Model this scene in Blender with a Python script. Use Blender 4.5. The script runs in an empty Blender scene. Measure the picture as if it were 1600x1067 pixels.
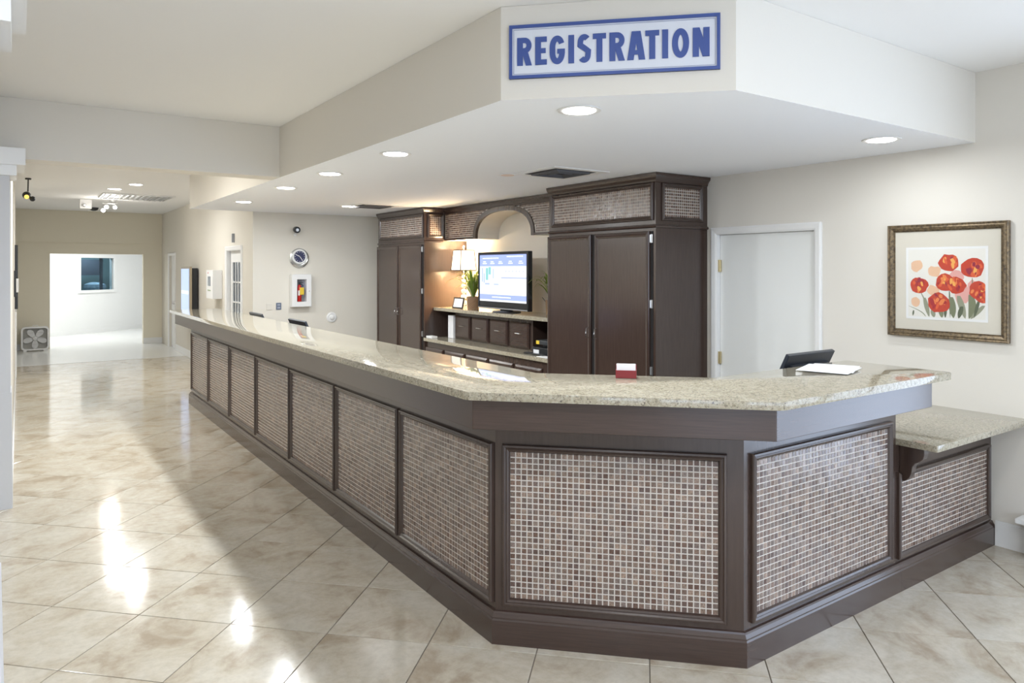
import bpy, bmesh, math, random
from mathutils import Vector, Matrix
R = random.Random(7)
PI = math.pi
C = bpy.context.scene.collection
H = 1.66
YAW = math.radians(34.6)
# ------------------------------------------------------------------ camera, world, exposure
cd = bpy.data.cameras.new('camera'); cam = bpy.data.objects.new('camera', cd); C.objects.link(cam)
cam.location = (0, 0, H); cam.rotation_euler = (PI/2, 0, -YAW)
cd.sensor_width = 36; cd.lens = 1117/1600*36; cd.shift_y = -114.5/1600; cd.clip_start = 0.05; cd.clip_end = 200
bpy.context.scene.camera = cam
vs = bpy.context.scene.view_settings
vs.view_transform = 'Standard'; vs.look = 'None'; vs.gamma = 1; vs.use_curve_mapping = False
vs.exposure = 0.62
w = bpy.data.worlds.new('sky'); bpy.context.scene.world = w; w.use_nodes = True
w.node_tree.nodes['Background'].inputs[0].default_value = (0.66, 0.79, 1.0, 1)
w.node_tree.nodes['Background'].inputs[1].default_value = 3.1

def light(name, kind, loc, power, color=(1, .96, .9), size=.12, rot=(0, 0, 0), size_y=None, spread=None):
    l = bpy.data.lights.new(name, kind); l.energy = power; l.color = color
    if kind == 'AREA':
        l.shape = 'DISK' if size_y is None else 'RECTANGLE'
        l.size = size
        if size_y: l.size_y = size_y
        if spread: l.spread = spread
    else: l.shadow_soft_size = size
    o = bpy.data.objects.new(name, l); C.objects.link(o); o.location = loc; o.rotation_euler = rot
    return o
SOFFIT_LIGHTS = [(2.247, 2.68), (4.249, 2.267), (2.084, 4.40), (2.085, 5.63), (2.10, 6.85), (2.14, 8.57), (3.369, 8.448)]
for x, y in SOFFIT_LIGHTS:
    light('downlight_lamp', 'AREA', (x, y, 2.40), 3.5 if x > 4 else (19 if y < 3 else (10 if y > 8 else 24)), (.90, .955, 1), .11)
LOBBY_FILL_LIGHTS = [(-2.8, -2.4), (-.4, -2.4), (2.2, -2.4), (-2.8, .8), (.9, .9), (1.6, -.6), (-2.8, 4.0)]  # unseen ceiling lamps added behind the camera as fill light
for x, y in LOBBY_FILL_LIGHTS:
    light('lobby_fill_lamp', 'AREA', (x, y, 2.83), 15, (.95, .975, 1), .16)
HALL_LIGHTS = [(1.199, 12.305), (1.377, 11.481), (.42, 7.7)]  # last one is unseen, added to lift the hallway's ambient light
for x, y in HALL_LIGHTS:
    light('hall_lamp', 'AREA', (x, y, 2.83), 28 if y < 9 else 15, (.98, .98, .97), .14)
for x, y in ((.2, 19.4), (2.4, 19.6), (1.4, 19.2)):
    light('far_room_lamp', 'AREA', (x, y, 2.8), 21, (.97, 1, 1), .5)

# ------------------------------------------------------------------ helpers
class MB:
    def __init__(s): s.v = []; s.f = []; s.m = []; s.cm = 0
    def add(s, vs, fs):
        b = len(s.v); s.v += [tuple(p) for p in vs]; s.f += [tuple(b+i for i in f) for f in fs]; s.m += [s.cm]*len(fs); return s
    def box(s, x0, x1, y0, y1, z0, z1):
        return s.add([(x0,y0,z0),(x1,y0,z0),(x1,y1,z0),(x0,y1,z0),(x0,y0,z1),(x1,y0,z1),(x1,y1,z1),(x0,y1,z1)],
                     [(0,3,2,1),(4,5,6,7),(0,1,5,4),(1,2,6,5),(2,3,7,6),(3,0,4,7)])
    def prism(s, poly, z0, z1):
        a = sum(poly[i][0]*poly[(i+1)%len(poly)][1]-poly[(i+1)%len(poly)][0]*poly[i][1] for i in range(len(poly)))
        if a < 0: poly = poly[::-1]
        n = len(poly)
        return s.add([(p[0],p[1],z0) for p in poly]+[(p[0],p[1],z1) for p in poly],
                     [tuple(range(n-1,-1,-1)), tuple(range(n,2*n))]+[(i,(i+1)%n,n+(i+1)%n,n+i) for i in range(n)])
    def sheet(s, o, U, V, N, poly, t):           # extruded 2-D outline in the frame o,U,V along N
        o, U, V, N = map(Vector, (o, U, V, N)); n = len(poly)
        a = sum(poly[i][0]*poly[(i+1)%n][1]-poly[(i+1)%n][0]*poly[i][1] for i in range(n))
        if a < 0: poly = poly[::-1]
        if U.cross(V).dot(N) < 0: poly = poly[::-1]
        A = [o+U*p[0]+V*p[1] for p in poly]; B = [q+N*t for q in A]
        return s.add(A+B, [tuple(range(n-1,-1,-1)), tuple(range(n,2*n))]+[(i,(i+1)%n,n+(i+1)%n,n+i) for i in range(n)])
    def mould(s, o, U, V, N, w, h, prof, fill=False):   # mitred rectangular frame; prof = [(inset, height)]
        o, U, V, N = map(Vector, (o, U, V, N)); vs = []; fs = []
        for ins, hh in prof:
            vs += [o+U*a+V*b+N*hh for a, b in ((ins,ins),(w-ins,ins),(w-ins,h-ins),(ins,h-ins))]
        flip = U.cross(V).dot(N) < 0
        for k in range(len(prof)-1):
            for i in range(4):
                j = (i+1) % 4; f = (4*k+i, 4*k+j, 4*k+4+j, 4*k+4+i); fs.append(f[::-1] if flip else f)
        if fill:
            k = 4*(len(prof)-1); f = (k, k+1, k+2, k+3); fs.append(f[::-1] if flip else f)
        return s.add(vs, fs)
    def tube(s, pts, r, n=8, caps=True):
        pts = [Vector(p) for p in pts]; rs = r if isinstance(r, (list, tuple)) else [r]*len(pts); vs = []; fs = []
        for k, p in enumerate(pts):
            d = (pts[min(k+1, len(pts)-1)]-pts[max(k-1, 0)]).normalized()
            a = d.cross(Vector((0,0,1)) if abs(d.z) < .9 else Vector((1,0,0))).normalized(); b = d.cross(a)
            vs += [p+(a*math.cos(2*PI*i/n)+b*math.sin(2*PI*i/n))*rs[k] for i in range(n)]
        for k in range(len(pts)-1):
            for i in range(n): j = (i+1) % n; fs.append((k*n+i, (k+1)*n+i, (k+1)*n+j, k*n+j))
        if caps: fs += [tuple(range(n)), tuple(range(len(vs)-1, len(vs)-n-1, -1))]
        return s.add(vs, fs)
    def lathe(s, c, prof, n=24, axis=(0,0,1), sx=1.0):   # prof = [(radius, height)]
        ax = Vector(axis).normalized(); a = ax.cross(Vector((0,0,1)) if abs(ax.z) < .9 else Vector((1,0,0))).normalized(); b = ax.cross(a); c = Vector(c)
        vs = []; fs = []
        for r, h in prof: vs += [c+ax*h+(a*math.cos(2*PI*i/n)*sx+b*math.sin(2*PI*i/n))*max(r, 1e-4) for i in range(n)]
        for k in range(len(prof)-1):
            for i in range(n): j = (i+1) % n; fs.append((k*n+i, k*n+j, (k+1)*n+j, (k+1)*n+i))
        fs += [tuple(range(n-1,-1,-1)), tuple(range(len(vs)-n, len(vs)))]
        return s.add(vs, fs)
    def ball(s, c, r, n=12, sz=1.0):
        return s.lathe(c, [(r*math.sin(PI*k/8), -r*sz*math.cos(PI*k/8)) for k in range(9)], n)
    def build(s, name, mat, parent=None, bevel=0, smooth=False, seg=2, local=False, recalc=True):
        me = bpy.data.meshes.new(name); off = Vector((0,0,0))
        if parent is not None and not local:
            root = parent
            while root.parent: root = root.parent
            off = root.location.copy()
            q = parent
            while q.parent: off += q.location if q is not root else Vector(); q = q.parent
        me.from_pydata([tuple(Vector(p)-off) for p in s.v], [], s.f)
        mats = mat if isinstance(mat, (list, tuple)) else [mat]
        for m in mats: me.materials.append(m)
        for p, k in zip(me.polygons, s.m): p.material_index = min(k, len(mats)-1)
        if bevel or recalc:
            bm = bmesh.new(); bm.from_mesh(me)
            if bevel:
                ed = [e for e in bm.edges if len(e.link_faces) == 2 and e.calc_face_angle(0) > .5]
                bmesh.ops.bevel(bm, geom=ed, offset=bevel, segments=seg, affect='EDGES', profile=.6, clamp_overlap=True)
            if recalc: bmesh.ops.recalc_face_normals(bm, faces=bm.faces)
            bm.to_mesh(me); bm.free()
        if smooth:
            for p in me.polygons: p.use_smooth = True
            try: me.set_sharp_from_angle(angle=math.radians(38))
            except Exception: pass
        o = bpy.data.objects.new(name, me); C.objects.link(o)
        if parent is not None: o.parent = parent
        return o
def thing(name, label, cat, loc=(0,0,0), group=None):
    o = bpy.data.objects.new(name, None); C.objects.link(o); o.location = loc; o.empty_display_size = .1
    return tag(o, label, cat, group)
def tag(o, label, cat=None, group=None):
    o['label'] = label
    if cat: o['category'] = cat
    if group: o['group'] = group
    return o
def struct(o): o['kind'] = 'structure'; return o
def stuff(o): o['kind'] = 'stuff'; return o
def relabel(o, label): o['label'] = label; return o
def copy_tree(o, parent=None):
    c = o.copy(); C.objects.link(c); c.parent = parent
    for ch in list(o.children): copy_tree(ch, c)
    return c

# ------------------------------------------------------------------ materials
def mat(name, col, rough=.5, metal=0, spec=.5, emit=None, es=0, coat=0):
    m = bpy.data.materials.new(name); m.use_nodes = True; b = m.node_tree.nodes['Principled BSDF']
    b.inputs['Base Color'].default_value = (*col, 1); b.inputs['Roughness'].default_value = rough
    b.inputs['Metallic'].default_value = metal; b.inputs['Specular IOR Level'].default_value = spec
    b.inputs['Coat Weight'].default_value = coat; b.inputs['Coat Roughness'].default_value = .16
    if emit: b.inputs['Emission Color'].default_value = (*emit, 1); b.inputs['Emission Strength'].default_value = es
    return m
def nodes(m): return m.node_tree.nodes, m.node_tree.links, m.node_tree.nodes['Principled BSDF']
def ramp(nt, pts):
    r = nt.nodes.new('ShaderNodeValToRGB'); el = r.color_ramp.elements
    while len(el) < len(pts): el.new(.5)
    for e, (p, c) in zip(el, pts): e.position = p; e.color = (*c, 1)
    return r
def noise(nt, vec, scale, detail=4, rough=.5, dims='3D'):
    n = nt.nodes.new('ShaderNodeTexNoise'); n.noise_dimensions = dims; n.inputs['Scale'].default_value = scale
    n.inputs['Detail'].default_value = detail; n.inputs['Roughness'].default_value = rough
    if vec is not None: nt.links.new(vec, n.inputs['Vector'])
    return n
def bump(m, height, strength, dist=.01):
    n, l, b = nodes(m); bp = n.new('ShaderNodeBump'); bp.inputs['Strength'].default_value = strength; bp.inputs['Distance'].default_value = dist
    l.new(height, bp.inputs['Height']); l.new(bp.outputs[0], b.inputs['Normal'])
def wpos(m): return m.node_tree.nodes.new('ShaderNodeNewGeometry').outputs['Position']
def island_random(m):
    n, l, b = nodes(m); g = n.new('ShaderNodeNewGeometry'); oi = n.new('ShaderNodeObjectInfo')
    a = n.new('ShaderNodeMath'); a.operation = 'ADD'; l.new(g.outputs['Random Per Island'], a.inputs[0]); l.new(oi.outputs['Random'], a.inputs[1])
    f = n.new('ShaderNodeMath'); f.operation = 'FRACT'; l.new(a.outputs[0], f.inputs[0]); return f.outputs[0]
def plaster(name, col, amt=.03):
    m = mat(name, col, .75, spec=.3); n, l, b = nodes(m); p = wpos(m)
    t = noise(m.node_tree, p, 90, 3); bump(m, t.outputs['Fac'], .08, .003); return m
M = {}
M['wall'] = plaster('wall_paint', (.735, .70, .625))
M['wall_lobby'] = plaster('lobby_wall_paint', (.735, .70, .635))
M['wall_hall'] = plaster('hall_wall_paint', (.78, .725, .59))
M['ceiling'] = plaster('ceiling_paint', (.87, .865, .85))
M['soffit'] = plaster('soffit_paint_bounce_tint', (.90, .925, .97))  # white underside with bluish daylight bounce put into its colour
M['column'] = plaster('column_paint', (.60, .60, .61))
M['trim'] = mat('trim_white', (.83, .83, .82), .35)
M['white'] = mat('white_plastic', (.82, .82, .81), .4)
M['doorpaint'] = mat('door_paint', (.80, .81, .79), .4)
M['shade_soil'] = mat('recess_shade_and_soil', (.012, .010, .010), .8)  # near-black tone for shade in gaps and openings, also soil
M['black'] = mat('black_plastic', (.015, .016, .018), .35)
M['chrome'] = mat('chrome', (.75, .75, .76), .18, 1)
M['steel'] = mat('brushed_steel', (.6, .6, .6), .35, 1)
M['brass'] = mat('aged_brass', (.62, .52, .30), .35, 1)
M['grout'] = mat('mosaic_grout', (.61, .565, .515), .7)
M['floor_grout'] = mat('floor_grout', (.20, .17, .14), .8)
M['lens'] = mat('lit_lens', (1, 1, 1), .5, emit=(1, .97, .92), es=14)
M['dimlens'] = mat('unlit_lens', (.80, .62, .48), .4)
M['paper'] = mat('paper', (.86, .86, .87), .6)
M['basket'] = mat('basket_weave', (.24, .15, .085), .8)
M['red'] = mat('red_paint', (.55, .02, .015), .35)
M['yellow'] = mat('yellow_tag', (.85, .60, .05), .5)
M['blue'] = mat('sign_blue', (.045, .085, .30), .45)
M['maroon'] = mat('maroon_card', (.23, .02, .025), .45)

def wood(name, c1, c2, rough=.3):
    m = mat(name, c1, rough, coat=.4); n, l, b = nodes(m); nt = m.node_tree
    mp = n.new('ShaderNodeMapping'); mp.inputs['Scale'].default_value = (26, 26, 2.4); l.new(wpos(m), mp.inputs[0])
    t = noise(nt, mp.outputs[0], 2.2, 6, .62); r = ramp(nt, [(.3, c2), (.7, c1)]); l.new(t.outputs['Fac'], r.inputs[0])
    l.new(r.outputs[0], b.inputs['Base Color']); return m
M['wood'] = wood('espresso_wood', (.058, .036, .028), (.046, .028, .022), .27)
M['woodh'] = wood('espresso_wood_horizontal', (.062, .037, .029), (.042, .026, .021), .25)
nt = M['woodh'].node_tree
for q in nt.nodes:
    if q.type == 'MAPPING': q.inputs['Scale'].default_value = (2.5, 2.5, 60)

# granite: cream ground, tan clouds, dark and grey flecks, polished
m = mat('granite', (.6, .52, .4), .055, spec=.55); n, l, b = nodes(m); nt = m.node_tree; p = wpos(m)
cl = noise(nt, p, 55, 5, .75); r1 = ramp(nt, [(.32, (.22, .185, .13)), (.5, (.36, .325, .24)), (.66, (.48, .45, .36))]); l.new(cl.outputs['Fac'], r1.inputs[0])
fk = noise(nt, p, 125, 3, .75); r2 = ramp(nt, [(.37, (1, 1, 1)), (.43, (0, 0, 0))]); l.new(fk.outputs['Fac'], r2.inputs[0])
mx = n.new('ShaderNodeMix'); mx.data_type = 'RGBA'; l.new(r2.outputs[0], mx.inputs[0]); l.new(r1.outputs[0], mx.inputs[6]); mx.inputs[7].default_value = (.10, .08, .07, 1)
vo = n.new('ShaderNodeTexVoronoi'); vo.inputs['Scale'].default_value = 150; l.new(p, vo.inputs['Vector'])
sx = n.new('ShaderNodeSeparateColor'); l.new(vo.outputs['Color'], sx.inputs[0])
r3 = ramp(nt, [(.80, (0, 0, 0)), (.84, (1, 1, 1))]); l.new(sx.outputs[0], r3.inputs[0])
mx2 = n.new('ShaderNodeMix'); mx2.data_type = 'RGBA'; l.new(r3.outputs[0], mx2.inputs[0]); l.new(mx.outputs[2], mx2.inputs[6]); mx2.inputs[7].default_value = (.40, .35, .27, 1)
l.new(mx2.outputs[2], b.inputs['Base Color']); M['granite'] = m

# mosaic glass tiles
m = mat('mosaic_glass', (.2, .14, .1), .16, spec=.7, coat=.3); n, l, b = nodes(m); nt = m.node_tree; rnd = island_random(m)
r1 = ramp(nt, [(0, (.085, .040, .028)), (.18, (.17, .105, .078)), (.36, (.12, .085, .07)), (.52, (.23, .16, .12)), (.68, (.09, .052, .044)), (.84, (.19, .145, .125)), (1, (.28, .19, .14))]); l.new(rnd, r1.inputs[0])
t = noise(nt, wpos(m), 160, 3, .7); r2 = ramp(nt, [(.35, (.55, .55, .55)), (.65, (1.5, 1.5, 1.5))]); l.new(t.outputs['Fac'], r2.inputs[0])
mx = n.new('ShaderNodeMix'); mx.data_type = 'RGBA'; mx.blend_type = 'MULTIPLY'; mx.inputs[0].default_value = 1; l.new(r1.outputs[0], mx.inputs[6]); l.new(r2.outputs[0], mx.inputs[7])
l.new(mx.outputs[2], b.inputs['Base Color']); bump(m, t.outputs['Fac'], .35, .002); M['mosaic'] = m

# travertine floor tile
def floor_mat(name, cols, rough):
    m = mat(name, (.6, .54, .46), rough, spec=.5); n, l, b = nodes(m); nt = m.node_tree; rnd = island_random(m)
    mp = n.new('ShaderNodeVectorMath'); mp.operation = 'SCALE'; mp.inputs['Scale'].default_value = 30
    cb = n.new('ShaderNodeCombineXYZ'); l.new(rnd, cb.inputs[0]); l.new(rnd, cb.inputs[1]); l.new(cb.outputs[0], mp.inputs[0])
    ad = n.new('ShaderNodeVectorMath'); ad.operation = 'ADD'; l.new(wpos(m), ad.inputs[0]); l.new(mp.outputs[0], ad.inputs[1])
    t1 = noise(nt, ad.outputs[0], 3.4, 8, .62); t1.inputs['Distortion'].default_value = .6
    r1 = ramp(nt, [(.33, cols[0]), (.46, cols[1]), (.62, cols[2])]); l.new(t1.outputs['Fac'], r1.inputs[0])
    t2 = noise(nt, ad.outputs[0], 24, 6, .7); r2 = ramp(nt, [(.3, (.86, .85, .84)), (.6, (1, 1, 1))]); l.new(t2.outputs['Fac'], r2.inputs[0])
    mx = n.new('ShaderNodeMix'); mx.data_type = 'RGBA'; mx.blend_type = 'MULTIPLY'; mx.inputs[0].default_value = 1; l.new(r1.outputs[0], mx.inputs[6]); l.new(r2.outputs[0], mx.inputs[7])
    l.new(mx.outputs[2], b.inputs['Base Color'])
    t3 = noise(nt, ad.outputs[0], 7, 2, .5); bump(m, t3.outputs['Fac'], .07, .004)
    return m
M['floor'] = floor_mat('travertine_tile', ((.40, .33, .245), (.53, .47, .375), (.60, .555, .47)), .11)
M['farfloor'] = mat('pale_far_floor', (.78, .78, .76), .16)

def glass_mat(name, tint=(1, 1, 1)):
    m = bpy.data.materials.new(name); m.use_nodes = True; n = m.node_tree.nodes; l = m.node_tree.links; n.clear()
    o = n.new('ShaderNodeOutputMaterial'); t = n.new('ShaderNodeBsdfTransparent'); t.inputs[0].default_value = (*tint, 1)
    g = n.new('ShaderNodeBsdfGlossy'); g.inputs['Roughness'].default_value = .03; lw_ = n.new('ShaderNodeLayerWeight'); pw_ = n.new('ShaderNodeMath'); pw_.operation = 'POWER'; l.new(lw_.outputs['Facing'], pw_.inputs[0]); pw_.inputs[1].default_value = 5
    f = n.new('ShaderNodeMath'); f.operation = 'MULTIPLY_ADD'; l.new(pw_.outputs[0], f.inputs[0]); f.inputs[1].default_value = .9; f.inputs[2].default_value = .03
    x = n.new('ShaderNodeMixShader'); l.new(f.outputs[0], x.inputs[0]); l.new(t.outputs[0], x.inputs[1]); l.new(g.outputs[0], x.inputs[2]); l.new(x.outputs[0], o.inputs[0]); return m
M['glass'] = glass_mat('clear_glass')
def emis(name, col, s=1.0): return mat(name, (.02, .02, .02), .3, emit=col, es=s)

# ------------------------------------------------------------------ room shell
XR = 4.83; ZC = 2.86; ZS = 2.43; XS = 1.822; XH = 2.62; XL = -.05; YC = 10.0; YF = 17.5
def wall(name, m, *boxes):
    b = MB()
    for q in boxes: b.box(*q)
    return struct(b.build(name, m))
# floor (grout bed) and tiles
fl = MB(); fl.box(-5.15, XR+.15, -5.15, 6.7, -.12, -.004); fl.box(-.2, XR+.15, 6.7, 15.0, -.12, -.004)
floor = struct(fl.build('floor', M['floor_grout'])); floor['label'] = 'polished beige travertine tile floor laid diagonally'
ff = MB(); ff.box(-3, 6, 15.0, 25, -.12, .003); ff.box(-.2, 2.77, 14.65, 15.0, 0.0005, .003); o = struct(ff.build('floor', M['farfloor'])); o['label'] = 'pale glossy floor of the far hallway and the room beyond'
S2 = math.sqrt(.5); T0 = .4805; HT = T0/2-.0024
tm = MB()
b4 = [(-HT, -HT), (HT, -HT), (HT, HT), (-HT, HT)]
def rotp(a, b): return ((a-b)*S2, (a+b)*S2)      # grid axes: u along (1,1), w along (-1,1)
k = .0012
def tile_geo(mb, cx, cy, z=0):
    vs = []
    for (hh, zz) in ((HT, -.004), (HT, -k), (HT-k, 0)):
        for a, b in ((-hh,-hh),(hh,-hh),(hh,hh),(-hh,hh)):
            x, y = rotp(a, b); vs.append((cx+x, cy+y, zz))
    fs = [(8,9,10,11)]
    for q in (0, 4):
        for i in range(4): j = (i+1) % 4; fs.append((q+i, q+j, q+4+j, q+4+i))
    mb.add(vs, fs)
tile_geo(tm, 0, 0)
first = None; rest = MB()
def px(x, y, z):
    d = x*math.sin(YAW)+y*math.cos(YAW); r = x*math.cos(YAW)-y*math.sin(YAW)
    return (800+1117*r/d, 419-1117*(z-H)/d, d) if d > .05 else (0, 0, -1)
for i in range(-24, 44):
    for j in range(-30, 30):
        u = 3.045+T0*(i+.5); ww = 1.415+T0*(j+.5)
        x, y = rotp(u, ww)
        # row/column centre
        inside = (-5.1 < x < XR+.2 and -5.1 < y < 6.6) or (-.25 < x < XR+.2 and 6.3 < y < 14.8)
        if not inside: continue
        if x > 2.45 and y > 2.55: 
            pass
        U, V, d = px(x, y, 0)
        behind = (x > 1.95 and y > 2.2 and x+y > 4.8) or (x < -.3 and y > 6.2)
        if 0 < d < 11.5 and -120 < U < 1750 and V < 1200 and not behind:
            if first is None:
                first = tm.build('floor_tile', M['floor'], floor); first.location = (x, y, 0)
            else:
                c = first.copy(); C.objects.link(c); c.parent = floor; c.location = (x, y, 0)
        else: tile_geo(rest, x, y)
stuff(rest.build('floor_tiling', M['floor'], floor))

RB = [(-4.7, -2.95), (-2.8, -1.0), (-.85, 1.15)]
rb = [(XR, XR+.15, -5, -4.7, 0, ZC), (XR, XR+.15, -2.95, -2.8, 0, ZC), (XR, XR+.15, -1.0, -.85, 0, ZC), (XR, XR+.15, 1.15, 3.06, 0, ZC)]
for a, b_ in RB: rb += [(XR, XR+.15, a, b_, 0, .1), (XR, XR+.15, a, b_, 2.45, ZC)]
wall('wall_right', M['wall_lobby'], *rb, (XR, XR+.15, 3.965, YC+.15, 0, ZC), (XR, XR+.15, 3.06, 3.965, 1.945, ZC))
struct(MB().box(XR+.13, XR+.2, 3.0, 4.0, -.1, 2.1).build('wall_right', M['doorpaint']))
wall('wall_back', M['wall'], (XH, XR, YC, YC+.15, 0, ZC))
# hall right wall with two door openings
hr = [(XH, XH+.15, YC+.15, 10.61, 0, ZC), (XH, XH+.15, 11.47, 15.86, 0, ZC), (XH, XH+.15, 16.54, YF, 0, ZC), (XH, XH+.15, 10.61, 11.47, 1.93, ZC), (XH, XH+.15, 15.86, 16.54, 1.93, ZC)]
wall('wall_hall_right', M['wall'], *hr)
wall('wall_hall_left', M['wall'], (XL-.15, XL, 6.40, YF, 0, ZC))
wall('wall_far', M['wall_hall'], (XL-.15, .526, YF, YF+.15, 0, ZC), (2.248, XH+.15, YF, YF+.15, 0, ZC), (.526, 2.248, YF, YF+.15, 1.96, ZC), (XL, XH, YF-.035, YF, 2.195, ZC))
# lobby behind and beside the camera, with its windows
wall('wall_lobby_left', M['wall_lobby'], (-5.15, -5, -5, 6.55, 0, ZC))
wall('wall_lobby_north', M['wall_lobby'], (-5, XL-.15, 6.40, 6.55, 0, ZC))
bx = []; wins = [(-4.4, -2.6), (-2.2, -.4), (.1, 2.0), (2.5, 4.4)]
prev = -5.15
for a, b_ in wins: bx.append((prev, a, -5.15, -5, 0, ZC)); bx.append((a, b_, -5.15, -5, 0, .1)); bx.append((a, b_, -5.15, -5, 2.45, ZC)); prev = b_
bx.append((prev, XR+.15, -5.15, -5, 0, ZC)); wall('wall_front', M['wall_lobby'], *bx)
for k, (a, b_) in enumerate(wins):
    f = MB(); f.mould((a, -5.0, .1), (1,0,0), (0,0,1), (0,1,0), b_-a, 2.35, [(0,-.05),(0,.02),(.05,.02),(.05,-.05)]); f.box((a+b_)/2-.02, (a+b_)/2+.02, -5.04, -5.0, .3, 2.4); f.box(a+.05, b_-.05, -5.04, -5.0, 1.68, 1.72)
    struct(f.build('window_%d' % (k+1), M['trim']))
for k, (a, b_) in enumerate(RB):
    f = MB(); f.mould((XR, b_, .1), (0,-1,0), (0,0,1), (-1,0,0), b_-a, 2.35, [(0,-.05),(0,.02),(.05,.02),(.05,-.05)]); f.box(XR+.02, XR+.06, (a+b_)/2-.02, (a+b_)/2+.02, .15, 2.4)
    struct(f.build('window_%d' % (k+6), M['trim']))
# ceilings
wall('ceiling', M['ceiling'], (-5.15, XR+.15, -5.15, 6.55, ZC, ZC+.1), (XL-.15, XR+.15, 6.55, YF, ZC, ZC+.1))
wall('ceiling_far', M['trim'], (-3, 6, YF, 25, 2.85, 2.95))
so = MB(); so.prism([(XS, YC), (XS, 2.731), (2.555, 1.996), (XR, 1.996), (XR, YC)], ZS, ZC-.001)
o = struct(so.build('ceiling_soffit', [M['wall_lobby'], M['soffit']]))
for p in o.data.polygons:
    if p.normal.z < -.5: p.material_index = 1
wall('trim_beam', M['wall_lobby'], (-5, XS, 6.12, 6.36, ZS+.003, ZC-.001))
# far room: diagonal wall with a window
dA = Vector((.614, 20.434, 0)); dB = Vector((2.859, 22.25, 0)); dU = (dB-dA).normalized(); dN = Vector((dU.y, -dU.x, 0))
def dpt(t, off, z): q = dA+dU*t+dN*off; return (q.x, q.y, z)
fw = MB()
t0, t1, tw0, tw1, wz0, wz1 = -3.4, 4.6, .845, 1.86, 1.10, 1.925
for a, b_, z0, z1 in ((t0, tw0, 0, 2.85), (tw1, t1, 0, 2.85), (tw0, tw1, 0, wz0), (tw0, tw1, wz1, 2.85)):
    fw.prism([dpt(a, 0, 0)[:2], dpt(b_, 0, 0)[:2], dpt(b_, -.12, 0)[:2], dpt(a, -.12, 0)[:2]], z0, z1)
struct(fw.build('wall_far_room', M['trim']))
wall('wall_far_room_side', M['trim'], (-2.1, -1.98, YF+.15, 20, 0, 2.85), (4.5, 4.62, YF+.15, 24, 0, 2.85))
wall('wall_far_room_side', M['trim'], (-2.1, XL-.15, YF+.03, YF+.15, 0, 2.85), (XH+.15, 4.62, YF+.03, YF+.15, 0, 2.85))
wf = MB(); q = dpt(tw0-.07, 0, wz0-.07); wf.mould(q, dU, (0,0,1), dN, tw1-tw0+.14, wz1-wz0+.14, [(0,0),(0,.03),(.07,.03),(.07,-.05)])
win = struct(wf.build('window_5', M['trim']))
def dquad(name, t0_, t1_, z0, z1, off, m, th=.01, par=None):
    b = MB(); b.sheet(dpt(t0_, off, z0), dU, (0,0,1), dN, [(0,0),(t1_-t0_,0),(t1_-t0_,z1-z0),(0,z1-z0)], th); return b.build(name, m, par)
pane = dquad('pane', tw0, tw1, wz0, wz1, -.05, glass_mat('tinted_pane', (.66, .74, .78)), .005, win)
dquad('mullion', tw0+.66, tw0+.74, wz0, wz1, -.09, mat('dark_mullion', (.06, .08, .11), .4), .03, win)
# things seen dimly in the room behind that window
bk = MB(); bk.sheet(dpt(tw0-.2, -1.6, .4), dU, (0,0,1), dN, [(0,0),(3.4,0),(3.4,2.2),(0,2.2)], .05); 
for a, b_, c_, d_ in ((-.2, -.15, 0, 0), (3.15, 3.2, 0, 0)): bk.sheet(dpt(tw0+a, -1.6, .4), dU, (0,0,1), dN, [(0,0),(.05,0),(.05,2.2),(0,2.2)], 1.48)
bk.sheet(dpt(tw0-.2, -1.6, 2.55), dU, (0,0,1), dN, [(0,0),(3.4,0),(3.4,.05),(0,.05)], 1.48); bk.sheet(dpt(tw0-.2, -1.6, .4), dU, (0,0,1), dN, [(0,0),(3.4,0),(3.4,.05),(0,.05)], 1.48)  # sides and roof added to shut sky light out of this space
struct(bk.build('wall_behind_window', mat('office_wall', (.22, .34, .36), .7)))
q = dpt(tw0+.9, -.45, 2.3); light('office_fill_lamp', 'POINT', q, 38, (.95, .97, 1), .1)  # unseen lamp added to light the space behind the window
dk = MB(); q = dpt(tw0-.1, -.9, 1.47); dk.sheet(q, dU, (0,0,1), dN, [(0,0),(1.55,0),(1.5,.1),(1.62,.42),(0,.42)], .05)
tag(dk.build('cabinet', mat('slate_cabinet', (.055, .07, .095), .5)), 'slate blue wall cabinet seen through the far room window', 'cabinet')
ck = MB(); q = dpt(tw0+.95, -.55, .93)
ck.lathe(q, [(.15, .0), (.15, .12), (.24, .14), (.27, .22), (.25, .30), (.12, .35), (0, .36)], 16); ck.cm = 1; ck.lathe((q[0], q[1], .5), [(.13, 0), (.13, .52), (0, .53)], 16)
tag(ck.build('person_bust_chair', [mat('pale_blue_cushion', (.30, .42, .52), .7), mat('terracotta', (.22, .13, .11), .7)]), 'pale blue rounded seat back seen through the far room window', 'chair').name = 'round_chair'

# baseboards
def bb(name, x0, x1, y0, y1, h=.14):
    b = MB(); b.box(x0, x1, y0, y1, 0, h-.012); dx = (x1-x0) < (y1-y0)
    t = .006
    b.box(x0+(t if dx else 0), x1-(t if dx else 0), y0+(0 if dx else t), y1-(0 if dx else t), h-.012, h); return struct(b.build(name, M['trim']))
bb('baseboard_right', XR-.016, XR, 1.21, 1.883, .15)
bb('baseboard_far', 2.25, XH, YF-.016, YF, .13); bb('baseboard_far', XL, .02, YF-.016, YF, .13)
bb('baseboard_hall_left', XL, XL+.014, 6.45, YF-.02, .13)
bb('baseboard_hall_right', XH-.016, XH, 11.56, 15.76, .13); bb('baseboard_back', XH, XR, YC-.016, YC, .13)
b = MB(); b.prism([dpt(t0, 0, 0)[:2], dpt(t1, 0, 0)[:2], dpt(t1, .015, 0)[:2], dpt(t0, .015, 0)[:2]], 0, .12); struct(b.build('baseboard_far_room', M['trim']))

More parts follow.
